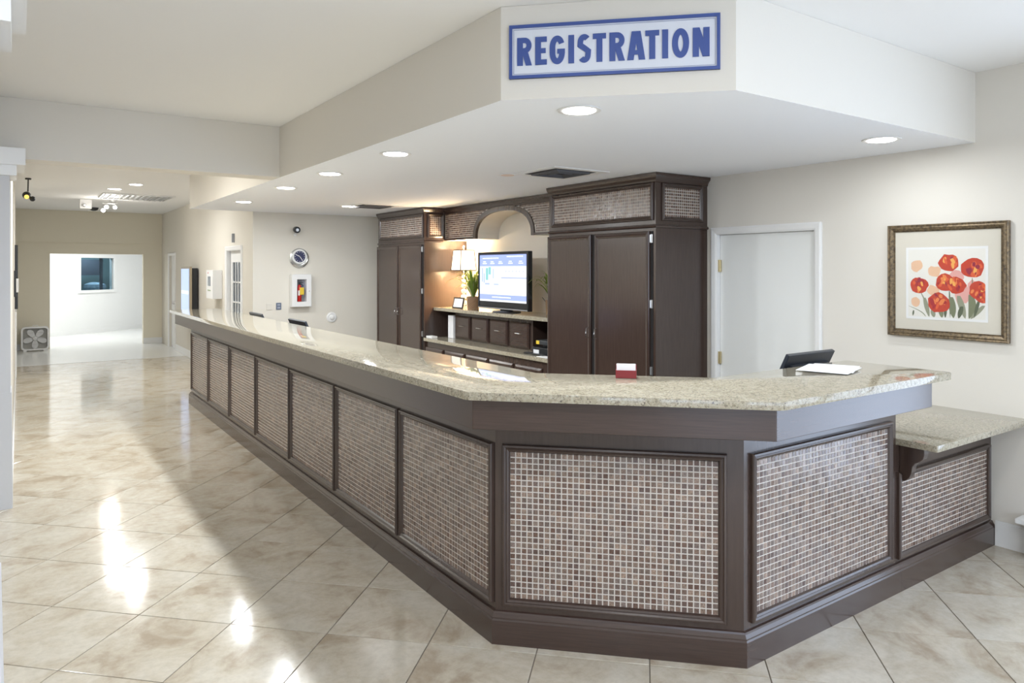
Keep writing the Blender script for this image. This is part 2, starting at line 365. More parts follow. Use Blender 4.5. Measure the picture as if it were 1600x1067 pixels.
# columns with stepped capitals
def column(xr, y0, y1, caps, taper=.012):
    w = y1-y0; x0 = xr-w; b = MB()
    def sq(g, z0, z1, g2=None):
        g2 = g if g2 is None else g2
        b.add([(x0-g,y0-g,z0),(xr+g,y0-g,z0),(xr+g,y1+g,z0),(x0-g,y1+g,z0),(x0-g2,y0-g2,z1),(xr+g2,y0-g2,z1),(xr+g2,y1+g2,z1),(x0-g2,y1+g2,z1)],
              [(0,3,2,1),(4,5,6,7),(0,1,5,4),(1,2,6,5),(2,3,7,6),(3,0,4,7)])
    sq(taper, 0, .80, taper*.4); sq(0, .80, 2.30, -.006)
    col = tag(b.build('column', M['column']), caps[2], 'column')
    b = MB(); sq_ = []
    for g, z0, z1 in ((caps[0], 2.30, 2.37), (caps[1], 2.37, 2.485)): b.box(x0-g, xr+g, y0-g, y1+g, z0, z1)
    b.build('capital', M['trim'], col)
    return col
column(-.047, 6.04, 6.38, (.035, .085, 'pale grey square column with stepped white capital where the hallway begins'))
column(-.052, 2.30, 2.56, (.035, .07, 'nearest square column, only its capital and one edge in the frame'), .024)
wall('trim_beam', M['wall_lobby'], (-.34, -.20, -5, 6.12, 2.487, ZC-.001))

# ------------------------------------------------------------------ doors and casings on walls along Y
def casing_x(name, xw, y0, y1, ztop, wdt=.06, proud=.018, par=None):   # on a wall facing -X
    prof = [(0, 0), (0, proud), (.012, proud+.006), (wdt-.015, proud), (wdt, proud-.008), (wdt, -.10)]
    b = MB(); vs = []; 
    for ins, hh in prof: vs += [(xw-hh, y0+ins, 0), (xw-hh, y0+ins, ztop-ins), (xw-hh, y1-ins, ztop-ins), (xw-hh, y1-ins, 0)]
    fs = []
    for k in range(len(prof)-1):
        for i in range(3): fs.append((4*k+i, 4*k+i+1, 4*k+5+i, 4*k+4+i))
    b.add(vs, fs); return struct(b.build(name, M['trim'], recalc=True))
o = casing_x('door_1', XR, 3.01, 4.02, 2.0)
s_ = MB().box(XR+.03, XR+.075, 3.072, 3.958, .01, 1.938).build('door_slab', M['doorpaint'], o)
for z in (1.68, .91, .2):
    h = MB(); h.box(XR+.005, XR+.032, 3.945, 3.966, z-.05, z+.05); h.tube([(XR+.01, 3.945, z-.05), (XR+.01, 3.945, z+.05)], .008); h.build('hinge', M['brass'], o)
o = casing_x('door_2', XH, 10.55, 11.53, 1.99, .07)
g = MB(); 
for a, b_, z0, z1 in ((10.64, 10.74, .01, 1.92), (11.34, 11.44, .01, 1.92), (10.74, 11.34, .01, .25), (10.74, 11.34, 1.75, 1.92)): g.box(XH+.05, XH+.09, a, b_, z0, z1)
g.box(XH+.055, XH+.085, 11.03, 11.05, .25, 1.75); g.box(XH+.055, XH+.085, 10.88, 10.90, .25, 1.75); g.box(XH+.055, XH+.085, 11.18, 11.20, .25, 1.75)
for k in range(1, 5): g.box(XH+.055, XH+.085, 10.74, 11.34, .25+.3*k-.01, .25+.3*k+.01)
g.build('door_leaf', M['trim'], o)
MB().box(XH+.066, XH+.07, 10.74, 11.34, .25, 1.75).build('pane', glass_mat('door_pane', (.45, .5, .55)), o)
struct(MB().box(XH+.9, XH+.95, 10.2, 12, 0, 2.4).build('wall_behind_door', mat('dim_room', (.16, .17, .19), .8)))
o = casing_x('door_3', XH, 15.79, 16.61, 1.98, .06)
MB().box(XH+.04, XH+.08, 15.85, 16.55, .01, 1.92).build('door_slab', M['trim'], o)
h = MB(); h.tube([(XH-.0, 15.93, .95), (XH+.04, 15.93, .95)], .012); h.ball((XH-.02, 15.93, .95), .03); h.build('door_knob', M['steel'], o)
# hallway left side opening / pale door strip
lw = MB(); lw.box(XL, XL+.022, 13.2, 14.1, 0, 1.0); tag(lw.build('hall_radiator_cover', M['trim']), 'low white panel on the left hallway wall beside the box fan', 'panel').name = 'wall_panel'

# ------------------------------------------------------------------ mosaic panels
def mosaic(parent, o, U, N, L, z0, z1, pitch=.0254, gap=.0041, singles=None, skip=None, name='mosaic_panel'):
    """grout bed with every tile as geometry; o=(x,y), U,N horizontal unit vectors"""
    U = Vector((U[0], U[1], 0)); N = Vector((N[0], N[1], 0)); V = Vector((0,0,1)); O = Vector((o[0], o[1], z0))
    hgt = z1-z0; nx = max(1, round(L/pitch)); nz = max(1, round(hgt/pitch)); px_ = L/nx; pz = hgt/nz
    if skip is None:
        g = MB(); g.sheet(O-N*.004, U, V, N, [(0,0),(L,0),(L,hgt),(0,hgt)], .004)
    else:
        g = skip['bed'](O, U, V, N)
    bed = g.build(name, M['grout'], parent)
    def geo(mb, c, base, rr):
        a, b = (px_-gap)/2, (pz-gap)/2; ta, tb = R.uniform(-.035, .035), R.uniform(-.035, .035); t = .0017
        vs = [base+U*(sx*a)+V*(sz*b)-N*.001 for sx, sz in ((-1,-1),(1,-1),(1,1),(-1,1))]
        vs += [base+U*(sx*(a-.0009))+V*(sz*(b-.0009))+N*(t+sx*a*ta+sz*b*tb) for sx, sz in ((-1,-1),(1,-1),(1,1),(-1,1))]
        mb.add(vs, [(4,5,6,7),(0,1,5,4),(1,2,6,5),(2,3,7,6),(3,0,4,7)])
    mb = MB(); protos = []
    for i in range(nx):
        for j in range(nz):
            cu, cv = (i+.5)*px_, (j+.5)*pz
            if skip is not None and skip['test'](cu, cv+z0): continue
            base = O+U*cu+V*cv
            if singles and singles(i, nx):
                if len(protos) < 12:
                    q = MB(); geo(q, None, Vector((0,0,0)), 0); t = q.build('mosaic_tile', M['mosaic'], bed, local=True); protos.append(t)
                else:
                    t = R.choice(protos).copy(); C.objects.link(t); t.parent = bed
                rt = bed
                while rt.parent: rt = rt.parent
                t.location = base-rt.location
            else: geo(mb, None, base, 0)
    if mb.v: stuff(mb.build('mosaic_tiling', M['mosaic'], bed))
    return bed
MOULD = [(0,0),(.0,.012),(.004,.018),(.012,.020),(.018,.014),(.022,.016),(.030,.012),(.036,.003),(.036,-.004)]
def panel_mould(parent, o, U, N, L, z0, z1, prof=MOULD, name='panel_moulding'):
    b = MB(); b.mould((o[0], o[1], z0), (U[0],U[1],0), (0,0,1), (N[0],N[1],0), L, z1-z0, prof); return b.build(name, M['wood'], parent)

# ------------------------------------------------------------------ reception counter
YE = 9.47
def outline(t, ye=YE, xe=3.72):
    x = 1.745-t; s = 4.405-t*math.sqrt(2); y = 1.91-t
    return [(x, ye), (x, s-x), (s-y, y), (xe, y)]
def sweep(prof, ye, xe, ends=0):
    b = MB(); vs = []; n = 4
    for t, z in prof: vs += [(p[0], p[1], z) for p in outline(t, ye+ends*t, xe)]
    fs = []
    for k in range(len(prof)-1):
        for i in range(n-1): fs.append((k*n+i, k*n+i+1, (k+1)*n+i+1, (k+1)*n+i))
    fs += [tuple(k*n for k in range(len(prof))), tuple(k*n+3 for k in range(len(prof)))]
    b.add(vs, fs); return b
ctr = thing('reception_counter', 'long dark wood reception counter faced with framed brown mosaic panels', 'reception counter', (1.745, 2.66, 0))
ring = outline(0)+outline(-.23)[::-1]
MB().prism(ring, 0, 1.119).build('body', M['wood'], ctr)
sweep([(0,0),(.025,0),(.025,.105),(.021,.112),(.021,.118),(.012,.132),(.010,.140),(0,.143)], YE, 3.728, 1).build('base_moulding', M['woodh'], ctr)
FO = [(1.55, 9.40), (1.55, 4.084-1.55), (4.084-1.685, 1.685), (3.62, 1.685)]
MB().prism(FO+outline(.001, 9.40, 3.62)[::-1], .992, 1.119).build('fascia', M['woodh'], ctr, bevel=.002, seg=1)
# seven panels on the long side
for k in range(7):
    ya = 2.705+.968*k; yb = ya+.875
    mosaic(ctr, (1.745-.003, yb), (0,-1), (-1,0), yb-ya, .205, .846)
    panel_mould(ctr, (1.745, yb+.034), (0,-1), (-1,0), yb-ya+.068, .171, .880)
# front chamfer panel, 300 nearest tiles single
cU = (S2, -S2); cN = (-S2, -S2)
mosaic(ctr, (1.792-.0021, 4.405-1.792-.0021), cU, cN, .892, .200, .848, singles=lambda i, nx: i >= nx-12)
panel_mould(ctr, (1.792-.034*S2, 4.405-1.792+.034*S2), cU, cN, .96, .166, .882)
mosaic(ctr, (2.571, 1.907), (1,0), (0,-1), 1.064, .200, .846)
panel_mould(ctr, (2.571-.034, 1.91), (1,0), (0,-1), 1.132, .166, .880)
gp = [(1.505, 9.5), (1.505, 2.535), (1.513, 2.505), (2.366, 1.652), (2.395, 1.64), (3.715, 1.64), (3.735, 1.655), (3.735, 2.19), (2.64, 2.19), (2.058, 2.77), (2.058, 9.5)]
tag(MB().prism(gp, 1.119, 1.155).build('granite_countertop', M['granite'], bevel=.006, smooth=True), 'long polished beige speckled granite top with angled corner on reception counter', 'countertop')

# low desk at the wall
low = thing('low_counter', 'low dark wood counter section with one mosaic panel beside the right wall', 'counter', (3.73, 1.91, 0))
MB().box(3.722, XR-.001, 1.91, 2.14, 0, .749).build('body', M['wood'], low)
b = MB(); prof = [(0,0),(.025,0),(.025,.105),(.021,.112),(.021,.118),(.012,.132),(.010,.140),(0,.143)]
b.sheet((3.729, 1.91, 0), (0,-1,0), (0,0,1), (1,0,0), prof, XR-.002-3.729); b.build('base_moulding', M['woodh'], low)
mosaic(low, (3.762, 1.907), (1,0), (0,-1), 1.0, .190, .572)
panel_mould(low, (3.732, 1.91), (1,0), (0,-1), 1.062, .158, .606, [(0,0),(.0,.012),(.004,.018),(.012,.020),(.018,.014),(.030,.010),(.032,-.004)])
br = MB(); bp = [(0,0),(.125,0),(.125,-.03),(.118,-.055),(.10,-.072),(.078,-.085),(.066,-.105),(.062,-.135),(.05,-.165),(.028,-.185),(0,-.19)]
br.sheet((3.755, 1.91, .749), (0,-1,0), (0,0,1), (1,0,0), bp, .045); br.build('corbel', M['wood'], low, bevel=.002, seg=1)
gl = [(3.724, 1.715), (3.73, 1.708), (XR-.001, 1.708), (XR-.001, 2.62), (3.724, 2.62)]
tag(MB().prism(gl, .749, .783).build('granite_countertop', M['granite'], bevel=.006, smooth=True), 'low granite slab at desk height against the right wall', 'countertop')
# staff desk behind the counter
sd = thing('staff_desk', 'dark staff work surface hidden behind the reception counter', 'desk', (2.3, 6, 0))
MB().box(2.0, 2.62, 3.2, 9.2, .70, .735).build('desk_top', M['wood'], sd)
MB().box(2.75, 3.70, 2.2, 2.75, .70, .735).build('desk_top', M['wood'], sd)
for x, y in ((2.05, 9.1), (2.55, 9.1), (2.05, 6.2), (2.55, 6.2), (2.55, 3.3), (2.85, 2.7), (3.6, 2.7)): MB().box(x-.025, x+.025, y-.025, y+.025, 0, .70).build('leg', M['wood'], sd)

# ------------------------------------------------------------------ back cabinets
HANDLE = M['chrome']
def tall_cabinet(y0, y1, label, loc, dsplit, gapw, side_mosaic, hinges_y, ztop_open=False):
    X = 4.21; t = thing('tall_cabinet', label, 'cabinet', (X, y0, 0))
    zt = ZS-.003
    MB().box(X, XR-.001, y0, y1, 0, zt-.002).build('body', M['wood'], t)
    xb = XR-.001 if y0 < 6 else 4.474
    # crown: flared sweep around front and the two sides
    b = MB(); pr = [(0,2.352),(.006,2.358),(.010,2.372),(.022,2.392),(.034,2.405),(.036,zt),(0,zt)]; vs = []; n = 4
    for o_, z in pr: vs += [(xb, y0-o_, z), (X-o_, y0-o_, z), (X-o_, y1, z), (XR-.001, y1, z)]
    fs = []
    for k in range(len(pr)-1):
        for i in range(3): fs.append((k*n+i, k*n+i+1, (k+1)*n+i+1, (k+1)*n+i))
    b.add(vs, fs); b.build('crown', M['woodh'], t)
    b = MB(); vs = []; fs = []; pr = [(0,1.985),(.012,1.99),(.016,2.0),(.010,2.012),(0,2.015)]
    for o_, z in pr: vs += [(xb, y0-o_, z), (X-o_, y0-o_, z), (X-o_, y1, z), (XR-.001, y1, z)]
    for k in range(len(pr)-1):
        for i in range(3): fs.append((k*n+i, k*n+i+1, (k+1)*n+i+1, (k+1)*n+i))
    b.add(vs, fs); b.build('mid_moulding', M['woodh'], t)
    mosaic(t, (X-.003, y1-.085), (0,-1), (-1,0), y1-y0-.14, 2.082, 2.322)
    panel_mould(t, (X, y1-.085+.034), (0,-1), (-1,0), y1-y0-.14+.068, 2.048, 2.352)
    mosaic(t, side_mosaic[0], (1,0), (0,-1), side_mosaic[1], 2.075, 2.325)
    panel_mould(t, (side_mosaic[0][0]-.034, y0), (1,0), (0,-1), side_mosaic[1]+.068, 2.045, 2.352)
    DP = [(0,0),(0,.02),(.004,.026),(.018,.030),(.030,.026),(.040,.020),(.044,.016)]
    for (a, b_, hy) in ((y0+.054, dsplit, dsplit-.028), (dsplit+gapw, y1-.004, dsplit+gapw+.028)):
        d = MB(); d.mould((X, b_, .11), (0,-1,0), (0,0,1), (-1,0,0), b_-a, 1.85, DP, fill=True); d = d.build('door', M['wood'], t)
        h = MB(); h.tube([(X-.026, hy, 1.04), (X-.052, hy, 1.045), (X-.055, hy, 1.08), (X-.052, hy, 1.125), (X-.026, hy, 1.13)], .005, 6); h.build('handle', HANDLE, d)
    g = MB(); g.box(X-.004, X, dsplit, dsplit+gapw, .11, 1.96); g.box(X-.004, X, y0+.026, y0+.054, .11, 1.96); g.build('door_gap_shade', M['shade_soil'], t)  # dark strips stand for the shade between doors and frame
    for z in (1.90, 1.37, .83, .3):
        h = MB(); h.box(X-.010, X-.003, y0+.028, y0+.052, z-.034, z+.034); h.tube([(X-.013, y0+.046, z-.03), (X-.013, y0+.046, z+.03)], .006, 6); h.build('hinge', M['steel'], t)
    return t
tall_cabinet(4.07, 5.472, 'tall dark wood cabinet nearest the white door, mosaic band on top', None, 4.786, .054, ((4.307, 4.067), .421), None)
tall_cabinet(8.05, 9.45, 'tall dark wood cabinet left of the television, mosaic band on top', None, 8.75, .03, ((4.289, 8.047), .162), None)
# small upright post at the valance/left cabinet junction is the cabinet side itself

# arched valance between them
val = thing('arched_valance', 'dark wood valance with mosaic and central arch above the television', 'valance', (4.51, 5.473, 2.01))
AC, AW, AH, AZ, AE = 6.725, .565, .30, 2.012, 2.5
def arch(w_, h_, n=28):
    pts = []
    for i in range(n+1):
        a = PI*i/n; c_, s_ = math.cos(a), math.sin(a)
        pts.append((AC+w_*math.copysign(abs(c_)**(2/AE), c_), AZ+h_*abs(s_)**(2/AE)))
    return pts
def arch_slab(mb, x0, x1, y0, y1, z1, w_, h_):
    pts = arch(w_, h_); vs = []; fs = []; n = len(pts)
    for x in (x0, x1):
        for (y, z) in pts: vs.append((x, y, z))
        for (y, z) in pts: vs.append((x, y1 if y > AC+w_-1e-6 else (y0 if y < AC-w_+1e-6 else y), z1))
    for k in range(n-1):
        fs += [(k, k+1, n+k+1, n+k), (2*n+k+1, 2*n+k, 3*n+k, 3*n+k+1), (k+1, k, 2*n+k, 2*n+k+1)]
    mb.add(vs, fs)
    # legs either side below
    mb.box(x0, x1, AC+w_, y1, AZ, z1) if y1 > AC+w_ else None
    mb.box(x0, x1, y0, AC-w_, AZ, z1)
YV0, YV1 = 5.474, 8.048
b = MB(); pts = arch(AW, AH)
def valance_slab(x0, x1, zt, mt, name, w_=AW, h_=AH, par=val):
    mb = MB(); pts = arch(w_, h_); n = len(pts); vs = []; fs = []
    for x in (x0, x1):
        for (y, z) in pts: vs.append((x, y, z))
        for (y, z) in pts: vs.append((x, y, zt))
    for k in range(n-1): fs += [(k, k+1, n+k+1, n+k), (2*n+k+1, 2*n+k, 3*n+k, 3*n+k+1), (k+1, k, 2*n+k, 2*n+k+1)]
    mb.add(vs, fs); mb.box(x0, x1, AC+w_, YV1, AZ, zt); mb.box(x0, x1, YV0, AC-w_, AZ, zt)
    return mb.build(name, mt, par, recalc=True)
valance_slab(4.512, 4.53, ZS-.004, M['wood'], 'body')
valance_slab(4.5305, XR-.001, ZS-.004, M['wall_lobby'], 'plaster_vault')
def in_arch(cu, z):
    y = YV1-.01-cu; dy = abs(y-AC)/(AW+.062); dz = (z-AZ)/(AH+.055)
    return (dy < 1 and dy**AE+dz**AE < 1.02) 
def vbed(O, U, V, N):
    mb = MB(); pts = arch(AW+.05, AH+.045); zt = 2.362; n = len(pts); vs = []; fs = []; x = 4.5095
    for (y, z) in pts: vs.append((x, y, z))
    for (y, z) in pts: vs.append((x, y, zt))
    for k in range(n-1): fs.append((k, k+1, n+k+1, n+k))
    mb.add(vs, fs)
    mb.add([(x, AC+AW+.05, 2.03), (x, YV1, 2.03), (x, YV1, zt), (x, AC+AW+.05, zt), (x, YV0, 2.03), (x, AC-AW-.05, 2.03), (x, AC-AW-.05, zt), (x, YV0, zt)], [(0,1,2,3),(4,5,6,7)])
    return mb
mosaic(val, (4.509, YV1-.01), (0,-1), (-1,0), YV1-YV0-.02, 2.045, 2.35, skip=dict(test=in_arch, bed=vbed))
MB().box(4.497, 4.512, YV0, AC-AW-.04, AZ, 2.04).build('bottom_rail', M['woodh'], val); MB().box(4.497, 4.512, AC+AW+.04, YV1, AZ, 2.04).build('bottom_rail', M['woodh'], val)
b = MB(); b.sheet((4.51, YV0, 0), (-1,0,0), (0,0,1), (0,1,0), [(0,2.345),(.012,2.35),(.016,2.37),(.03,2.40),(.034,ZS-.004),(0,ZS-.004)], YV1-YV0); b.build('crown', M['woodh'], val)
b = MB(); A1 = arch(AW, AH, 40); A2 = arch(AW+.056, AH+.05, 40); n = len(A1); vs = []
for x, ps in ((4.512, A1), (4.494, A1), (4.494, A2), (4.512, A2)): vs += [(x, y, z) for y, z in ps]
fs = []
for s_ in range(3):
    for k in range(n-1): fs.append((s_*n+k, s_*n+k+1, (s_+1)*n+k+1, (s_+1)*n+k))
b.add(vs, fs); b.build('arch_trim', M['wood'], val, smooth=True)

# base cabinet, granite, hutch, raised shelf
bc = thing('base_cabinet', 'low dark wood base cabinet with drawers under the television hutch', 'cabinet', (4.24, 5.474, 0))
MB().box(4.235, XR-.001, YV0, YV1, 0, .744).build('body', M['wood'], bc)
for k in range(5):
    a = 5.585+k*.495; d = MB(); d.mould((4.235, a+.475, .47), (0,-1,0), (0,0,1), (-1,0,0), .455, .20, [(0,0),(0,.014),(.02,.024)], fill=True); d = d.build('drawer', M['woodh'], bc)
    h = MB(); h.tube([(4.205, a+.30, .57), (4.185, a+.29, .57), (4.185, a+.19, .57), (4.205, a+.18, .57)], .005, 6); h.build('handle', HANDLE, d)
    d = MB(); d.mould((4.235, a+.475, .12), (0,-1,0), (0,0,1), (-1,0,0), .455, .33, [(0,0),(0,.014),(.02,.024)], fill=True); d.build('drawer', M['woodh'], bc)
tag(MB().prism([(4.195, YV0), (XR-.001, YV0), (XR-.001, YV1), (4.195, YV1)], .745, .785).build('granite_countertop', M['granite'], bevel=.004), 'lower granite worktop of the back cabinet between the tall cabinets', 'countertop')
hu = thing('hutch', 'dark wood hutch with four small doors on the back granite worktop', 'cabinet', (4.47, 6.09, .785))
MB().box(4.47, XR-.001, 6.09, 7.72, .786, 1.122).build('body', M['wood'], hu)
for k, (a, b_) in enumerate(((7.345, 7.70), (6.945, 7.30), (6.545, 6.90), (6.14, 6.495))):
    d = MB(); d.mould((4.47, b_, .80), (0,-1,0), (0,0,1), (-1,0,0), b_-a, .275, [(0,0),(0,.014),(.022,.026)], fill=True); d = d.build('door', M['woodh'], hu)
    c_ = (a+b_)/2; h = MB(); h.tube([(4.445, c_+.045, .955), (4.425, c_+.04, .955), (4.425, c_-.04, .955), (4.445, c_-.045, .955)], .005, 6); h.build('handle', HANDLE, d)
MB().box(4.70, XR-.001, 7.722, YV1, .786, 1.122).build('back_panel', M['wood'], hu); MB().box(4.74, XR-.001, YV0, 6.088, .786, 1.122).build('back_panel', M['shade_soil'], hu)  # right panel coloured near-black to stand for shade in the open bay
tag(MB().prism([(4.34, YV0), (XR-.001, YV0), (XR-.001, YV1), (4.34, YV1)], 1.124, 1.164).build('granite_shelf', M['granite'], bevel=.004), 'raised granite shelf carrying the television, lamp and plants', 'shelf')
ZSH = 1.1645

# ------------------------------------------------------------------ television
tv = thing('television', 'flat screen television showing a blue and white page on granite shelf', 'television', (4.5, 6.66, ZSH))
ty0, ty1, tz0, tz1 = 6.17, 7.18, 1.195, 1.845
b = MB(); b.mould((4.49, ty1, tz0), (0,-1,0), (0,0,1), (-1,0,0), ty1-ty0, tz1-tz0, [(0,0),(0,.022),(.006,.028),(.028,.028),(.034,.018)]); 
b.box(4.49, 4.52, ty0, ty1, tz0, tz1); b.box(4.52, 4.56, ty0+.12, ty1-.12, tz0+.08, tz1-.1); b.box(4.468, 4.49, ty0+.03, ty1-.03, tz0+.03, tz0+.085)
b.build('housing', mat('tv_gloss_black', (.012, .013, .016), .15), tv)
MB().box(4.461, 4.468, ty0+.01, ty1-.01, tz0+.004, tz0+.016).build('trim_strip', mat('tv_silver', (.45, .46, .48), .3, .6), tv)
sy0, sy1, sz0, sz1 = ty0+.034, ty1-.034, tz0+.085, tz1-.034; SW = sy1-sy0; SH = sz1-sz0
scr = [emis('screen_white', (.93, .95, 1), .85), emis('screen_blue', (.30, .38, .86), 1.0), emis('screen_pale_blue', (.62, .72, .98), 1.0), emis('screen_teal', (.22, .55, .52), .9), emis('screen_grey', (.38, .45, .72), .9), emis('screen_text', (.9, .92, 1), 1.3)]
b = MB()
def sq(u0, u1, v0, v1, mi, lift):    # u left to right, v bottom to top, fractions
    b.cm = mi; x = 4.471-lift; b.add([(x, sy1-u0*SW, sz0+v0*SH), (x, sy1-u1*SW, sz0+v0*SH), (x, sy1-u1*SW, sz0+v1*SH), (x, sy1-u0*SW, sz0+v1*SH)], [(0,1,2,3)])
b.cm = 0; b.box(4.471, 4.489, sy0, sy1, sz0, sz1)
sq(0, 1, .76, 1, 1, .0006); sq(0, 1, .04, .15, 1, .0006); sq(.48, 1, .50, .525, 4, .0006); sq(0, .48, .16, .38, 2, .0006); sq(0, .48, .38, .76, 2, .0004)
for u_, v_, du, dv, c_ in ((.14, .46, .05, .26, 3), (.20, .58, .05, .16, 3), (.05, .42, .02, .30, 4), (.09, .40, .02, .2, 4), (.30, .50, .015, .2, 4), (.36, .46, .01, .24, 0), (.26, .45, .03, .14, 0), (.12, .36, .10, .03, 4), (.32, .36, .1, .02, 4), (.40, .42, .05, .3, 0), (.22, .32, .12, .02, 0)): sq(u_, u_+du, v_, v_+dv, c_, .0010)
for r0, r1, v_ in ((.07, .42, .92), (.60, .90, .95)):
    u_ = r0
    while u_ < r1: w_ = R.uniform(.012, .03); sq(u_, u_+w_, v_, v_+.02, 5, .0012); u_ += w_+.008
for u_ in (.07, .24, .42, .63, .84):
    sq(u_+.01, u_+.07, .85, .865, 5, .0012); sq(u_, u_+.09, .81, .828, 5, .0012)
for k in range(6): sq(.57+k*.07, .59+k*.07, .64, .66, 4, .0012)
u_ = .28
while u_ < .68: w_ = R.uniform(.012, .03); sq(u_, u_+w_, .085, .105, 5, .0012); u_ += w_+.008
b.build('screen', scr, tv, recalc=False)
b = MB(); b.lathe((4.52, 6.66, ZSH), [(.16, 0), (.165, .006), (.15, .014), (.05, .02)], 32, sx=1.0); b.box(4.50, 4.54, 6.56, 6.76, ZSH+.01, ZSH+.05); b.build('stand', M['black'], tv)
# scale stand ellipse by rebuilding wide
cb_ = MB(); cb_.tube([(4.60, 6.1, 1.35), (4.62, 6.06, 1.30), (4.63, 6.02, 1.22), (4.63, 6.03, 1.175)], .004, 6); cb_.build('power_cord', M['black'], tv)

# ------------------------------------------------------------------ table lamp
lp = thing('table_lamp', 'lit table lamp with square white shade and crystal ball base', 'lamp', (4.62, 7.77, ZSH))
lx, ly = 4.62, 7.77
b = MB(); b.box(lx-.06, lx+.06, ly-.06, ly+.06, ZSH, ZSH+.02); b.cm = 1
for k, (z, r) in enumerate(((1.225, .04), (1.30, .038), (1.37, .034), (1.435, .03), (1.495, .026), (1.55, .022))): b.ball((lx, ly, z), r)
b.cm = 0; b.tube([(lx, ly, 1.17), (lx, ly, 1.93)], .006); b.ball((lx, ly, 1.935), .012)
b.build('base', [M['chrome'], mat('crystal', (.85, .82, .75), .05, .0, .9)], lp, smooth=True)
sh = MB(); vs = []; s0, s1 = .115, .095
for s_, z in ((s0, 1.635), (s1, 1.885)): vs += [(lx-s_, ly-s_, z), (lx+s_, ly-s_, z), (lx+s_, ly+s_, z), (lx-s_, ly+s_, z)]
sh.add(vs, [(0,1,5,4),(1,2,6,5),(2,3,7,6),(3,0,4,7)])
m = bpy.data.materials.new('lamp_shade_fabric'); m.use_nodes = True; n = m.node_tree.nodes; l = m.node_tree.links; bs = n['Principled BSDF']
bs.inputs['Base Color'].default_value = (.95, .88, .74, 1); bs.inputs['Emission Color'].default_value = (1, .86, .66, 1); bs.inputs['Emission Strength'].default_value = 1.6; bs.inputs['Roughness'].default_value = .8
sho = sh.build('lamp_shade', m, lp)
sd_ = MB()
for s_, z in ((s0, 1.635), (s1, 1.885)):
    c4 = [(lx-s_, ly-s_, z), (lx+s_, ly-s_, z), (lx+s_, ly+s_, z), (lx-s_, ly+s_, z)]
    for i in range(4): sd_.tube([c4[i], c4[(i+1)%4]], .006, 6)
for i in range(4): a_, b_ = ((-1,-1),(1,-1),(1,1),(-1,1))[i]; sd_.tube([(lx+a_*s0, ly+b_*s0, 1.635), (lx+a_*s1, ly+b_*s1, 1.885)], .0055, 6)
sd_.build('shade_edging', mat('shade_edge', (.10, .06, .04), .6), lp)
MB().ball((lx, ly, 1.76), .03).build('bulb', M['lens'], lp)
light('table_lamp_light', 'POINT', (lx+.0, ly, 1.80), 20, (1, .68, .34), .04)
light('table_lamp_light', 'AREA', (lx, ly, 1.90), 11, (1, .78, .52), .16, rot=(PI, 0, 0))
light('table_lamp_light', 'AREA', (lx, ly, 1.62), 14, (1, .70, .38), .18)

# ------------------------------------------------------------------ potted plants
LEAF = [mat('leaf_green', (.17, .26, .04), .45), mat('leaf_pale', (.36, .42, .12), .45), mat('leaf_silver', (.62, .64, .45), .5)]
for lm in LEAF:
    nn, ll, bb_ = nodes(lm); tr_ = nn.new('ShaderNodeBsdfTranslucent'); tr_.inputs[0].default_value = bb_.inputs['Base Color'].default_value
    ms = nn.new('ShaderNodeMixShader'); ms.inputs[0].default_value = .45; oo = [q for q in nn if q.type == 'OUTPUT_MATERIAL'][0]
    ll.new(bb_.outputs[0], ms.inputs[1]); ll.new(tr_.outputs[0], ms.inputs[2]); ll.new(ms.outputs[0], oo.inputs[0])
def plant(px_, py_, label, seed, hgt=.38):
    rr = random.Random(seed); t = thing('potted_plant', label, 'plant', (px_, py_, ZSH), 'grass plants in woven baskets beside the television')
    b = MB(); n = 28; rows = 14; vs = []; fs = []
    for j in range(rows+1):
        for i in range(n):
            r = .066+.010*j/rows+(.0035 if (i+j) % 2 else -.001); a = 2*PI*i/n; vs.append((px_+r*math.cos(a), py_+r*math.sin(a), ZSH+.155*j/rows))
    for j in range(rows):
        for i in range(n): k = (i+1) % n; fs.append((j*n+i, j*n+k, (j+1)*n+k, (j+1)*n+i))
    fs.append(tuple(range(n-1,-1,-1))); b.add(vs, fs); b.build('basket', M['basket'], t)
    MB().lathe((px_, py_, ZSH+.12), [(.066, 0), (.066, .012), (0, .016)], 16).build('soil', M['shade_soil'], t)
    for k in range(38):
        a = k*2.399+rr.uniform(-.2, .2); L = rr.uniform(.6, 1)*hgt; out = rr.uniform(.25, .95)*L
        if py_ > 7 and math.sin(a) < 0: out = min(out, .105/max(.05, -math.sin(a)))
        w0 = rr.uniform(.013, .021); mi = rr.choice((0, 0, 1, 1, 2)) if math.sin(a) < .2 else rr.choice((0, 0, 1)); pts = []
        for q in range(9):
            s_ = q/8; rad = .015+out*s_**1.25; z = ZSH+.13+L*math.sin(s_*PI*(.5+.26*out/L))*(1-.35*(out/L)**2); pts.append((rad, z, w0*(.55+.45*math.sin(PI*min(1, s_*1.25)))*(1-s_**3)+.0012))
        lb = MB(); vs = []; ca, sa = math.cos(a), math.sin(a)
        for rad, z, ww in pts: vs += [(px_+rad*ca-ww*sa, py_+rad*sa+ww*ca, z), (px_+rad*ca, py_+rad*sa, z-ww*.35), (px_+rad*ca+ww*sa, py_+rad*sa-ww*ca, z)]
        vs = [((max(min(v[0], XR-.01), 4.585) if v[1] > 6.15 and py_ < 7 else min(v[0], XR-.01)), (max(7.185, min(v[1], 8.04)) if py_ > 7 else min(6.6, max(v[1], 5.48))), v[2]) for v in vs]
        fs = []
        for q in range(8): fs += [(3*q, 3*q+1, 3*q+4, 3*q+3), (3*q+1, 3*q+2, 3*q+5, 3*q+4)]
        lb.add(vs, fs); lb.build('leaf', LEAF[mi], t, smooth=True, recalc=False)
    return t
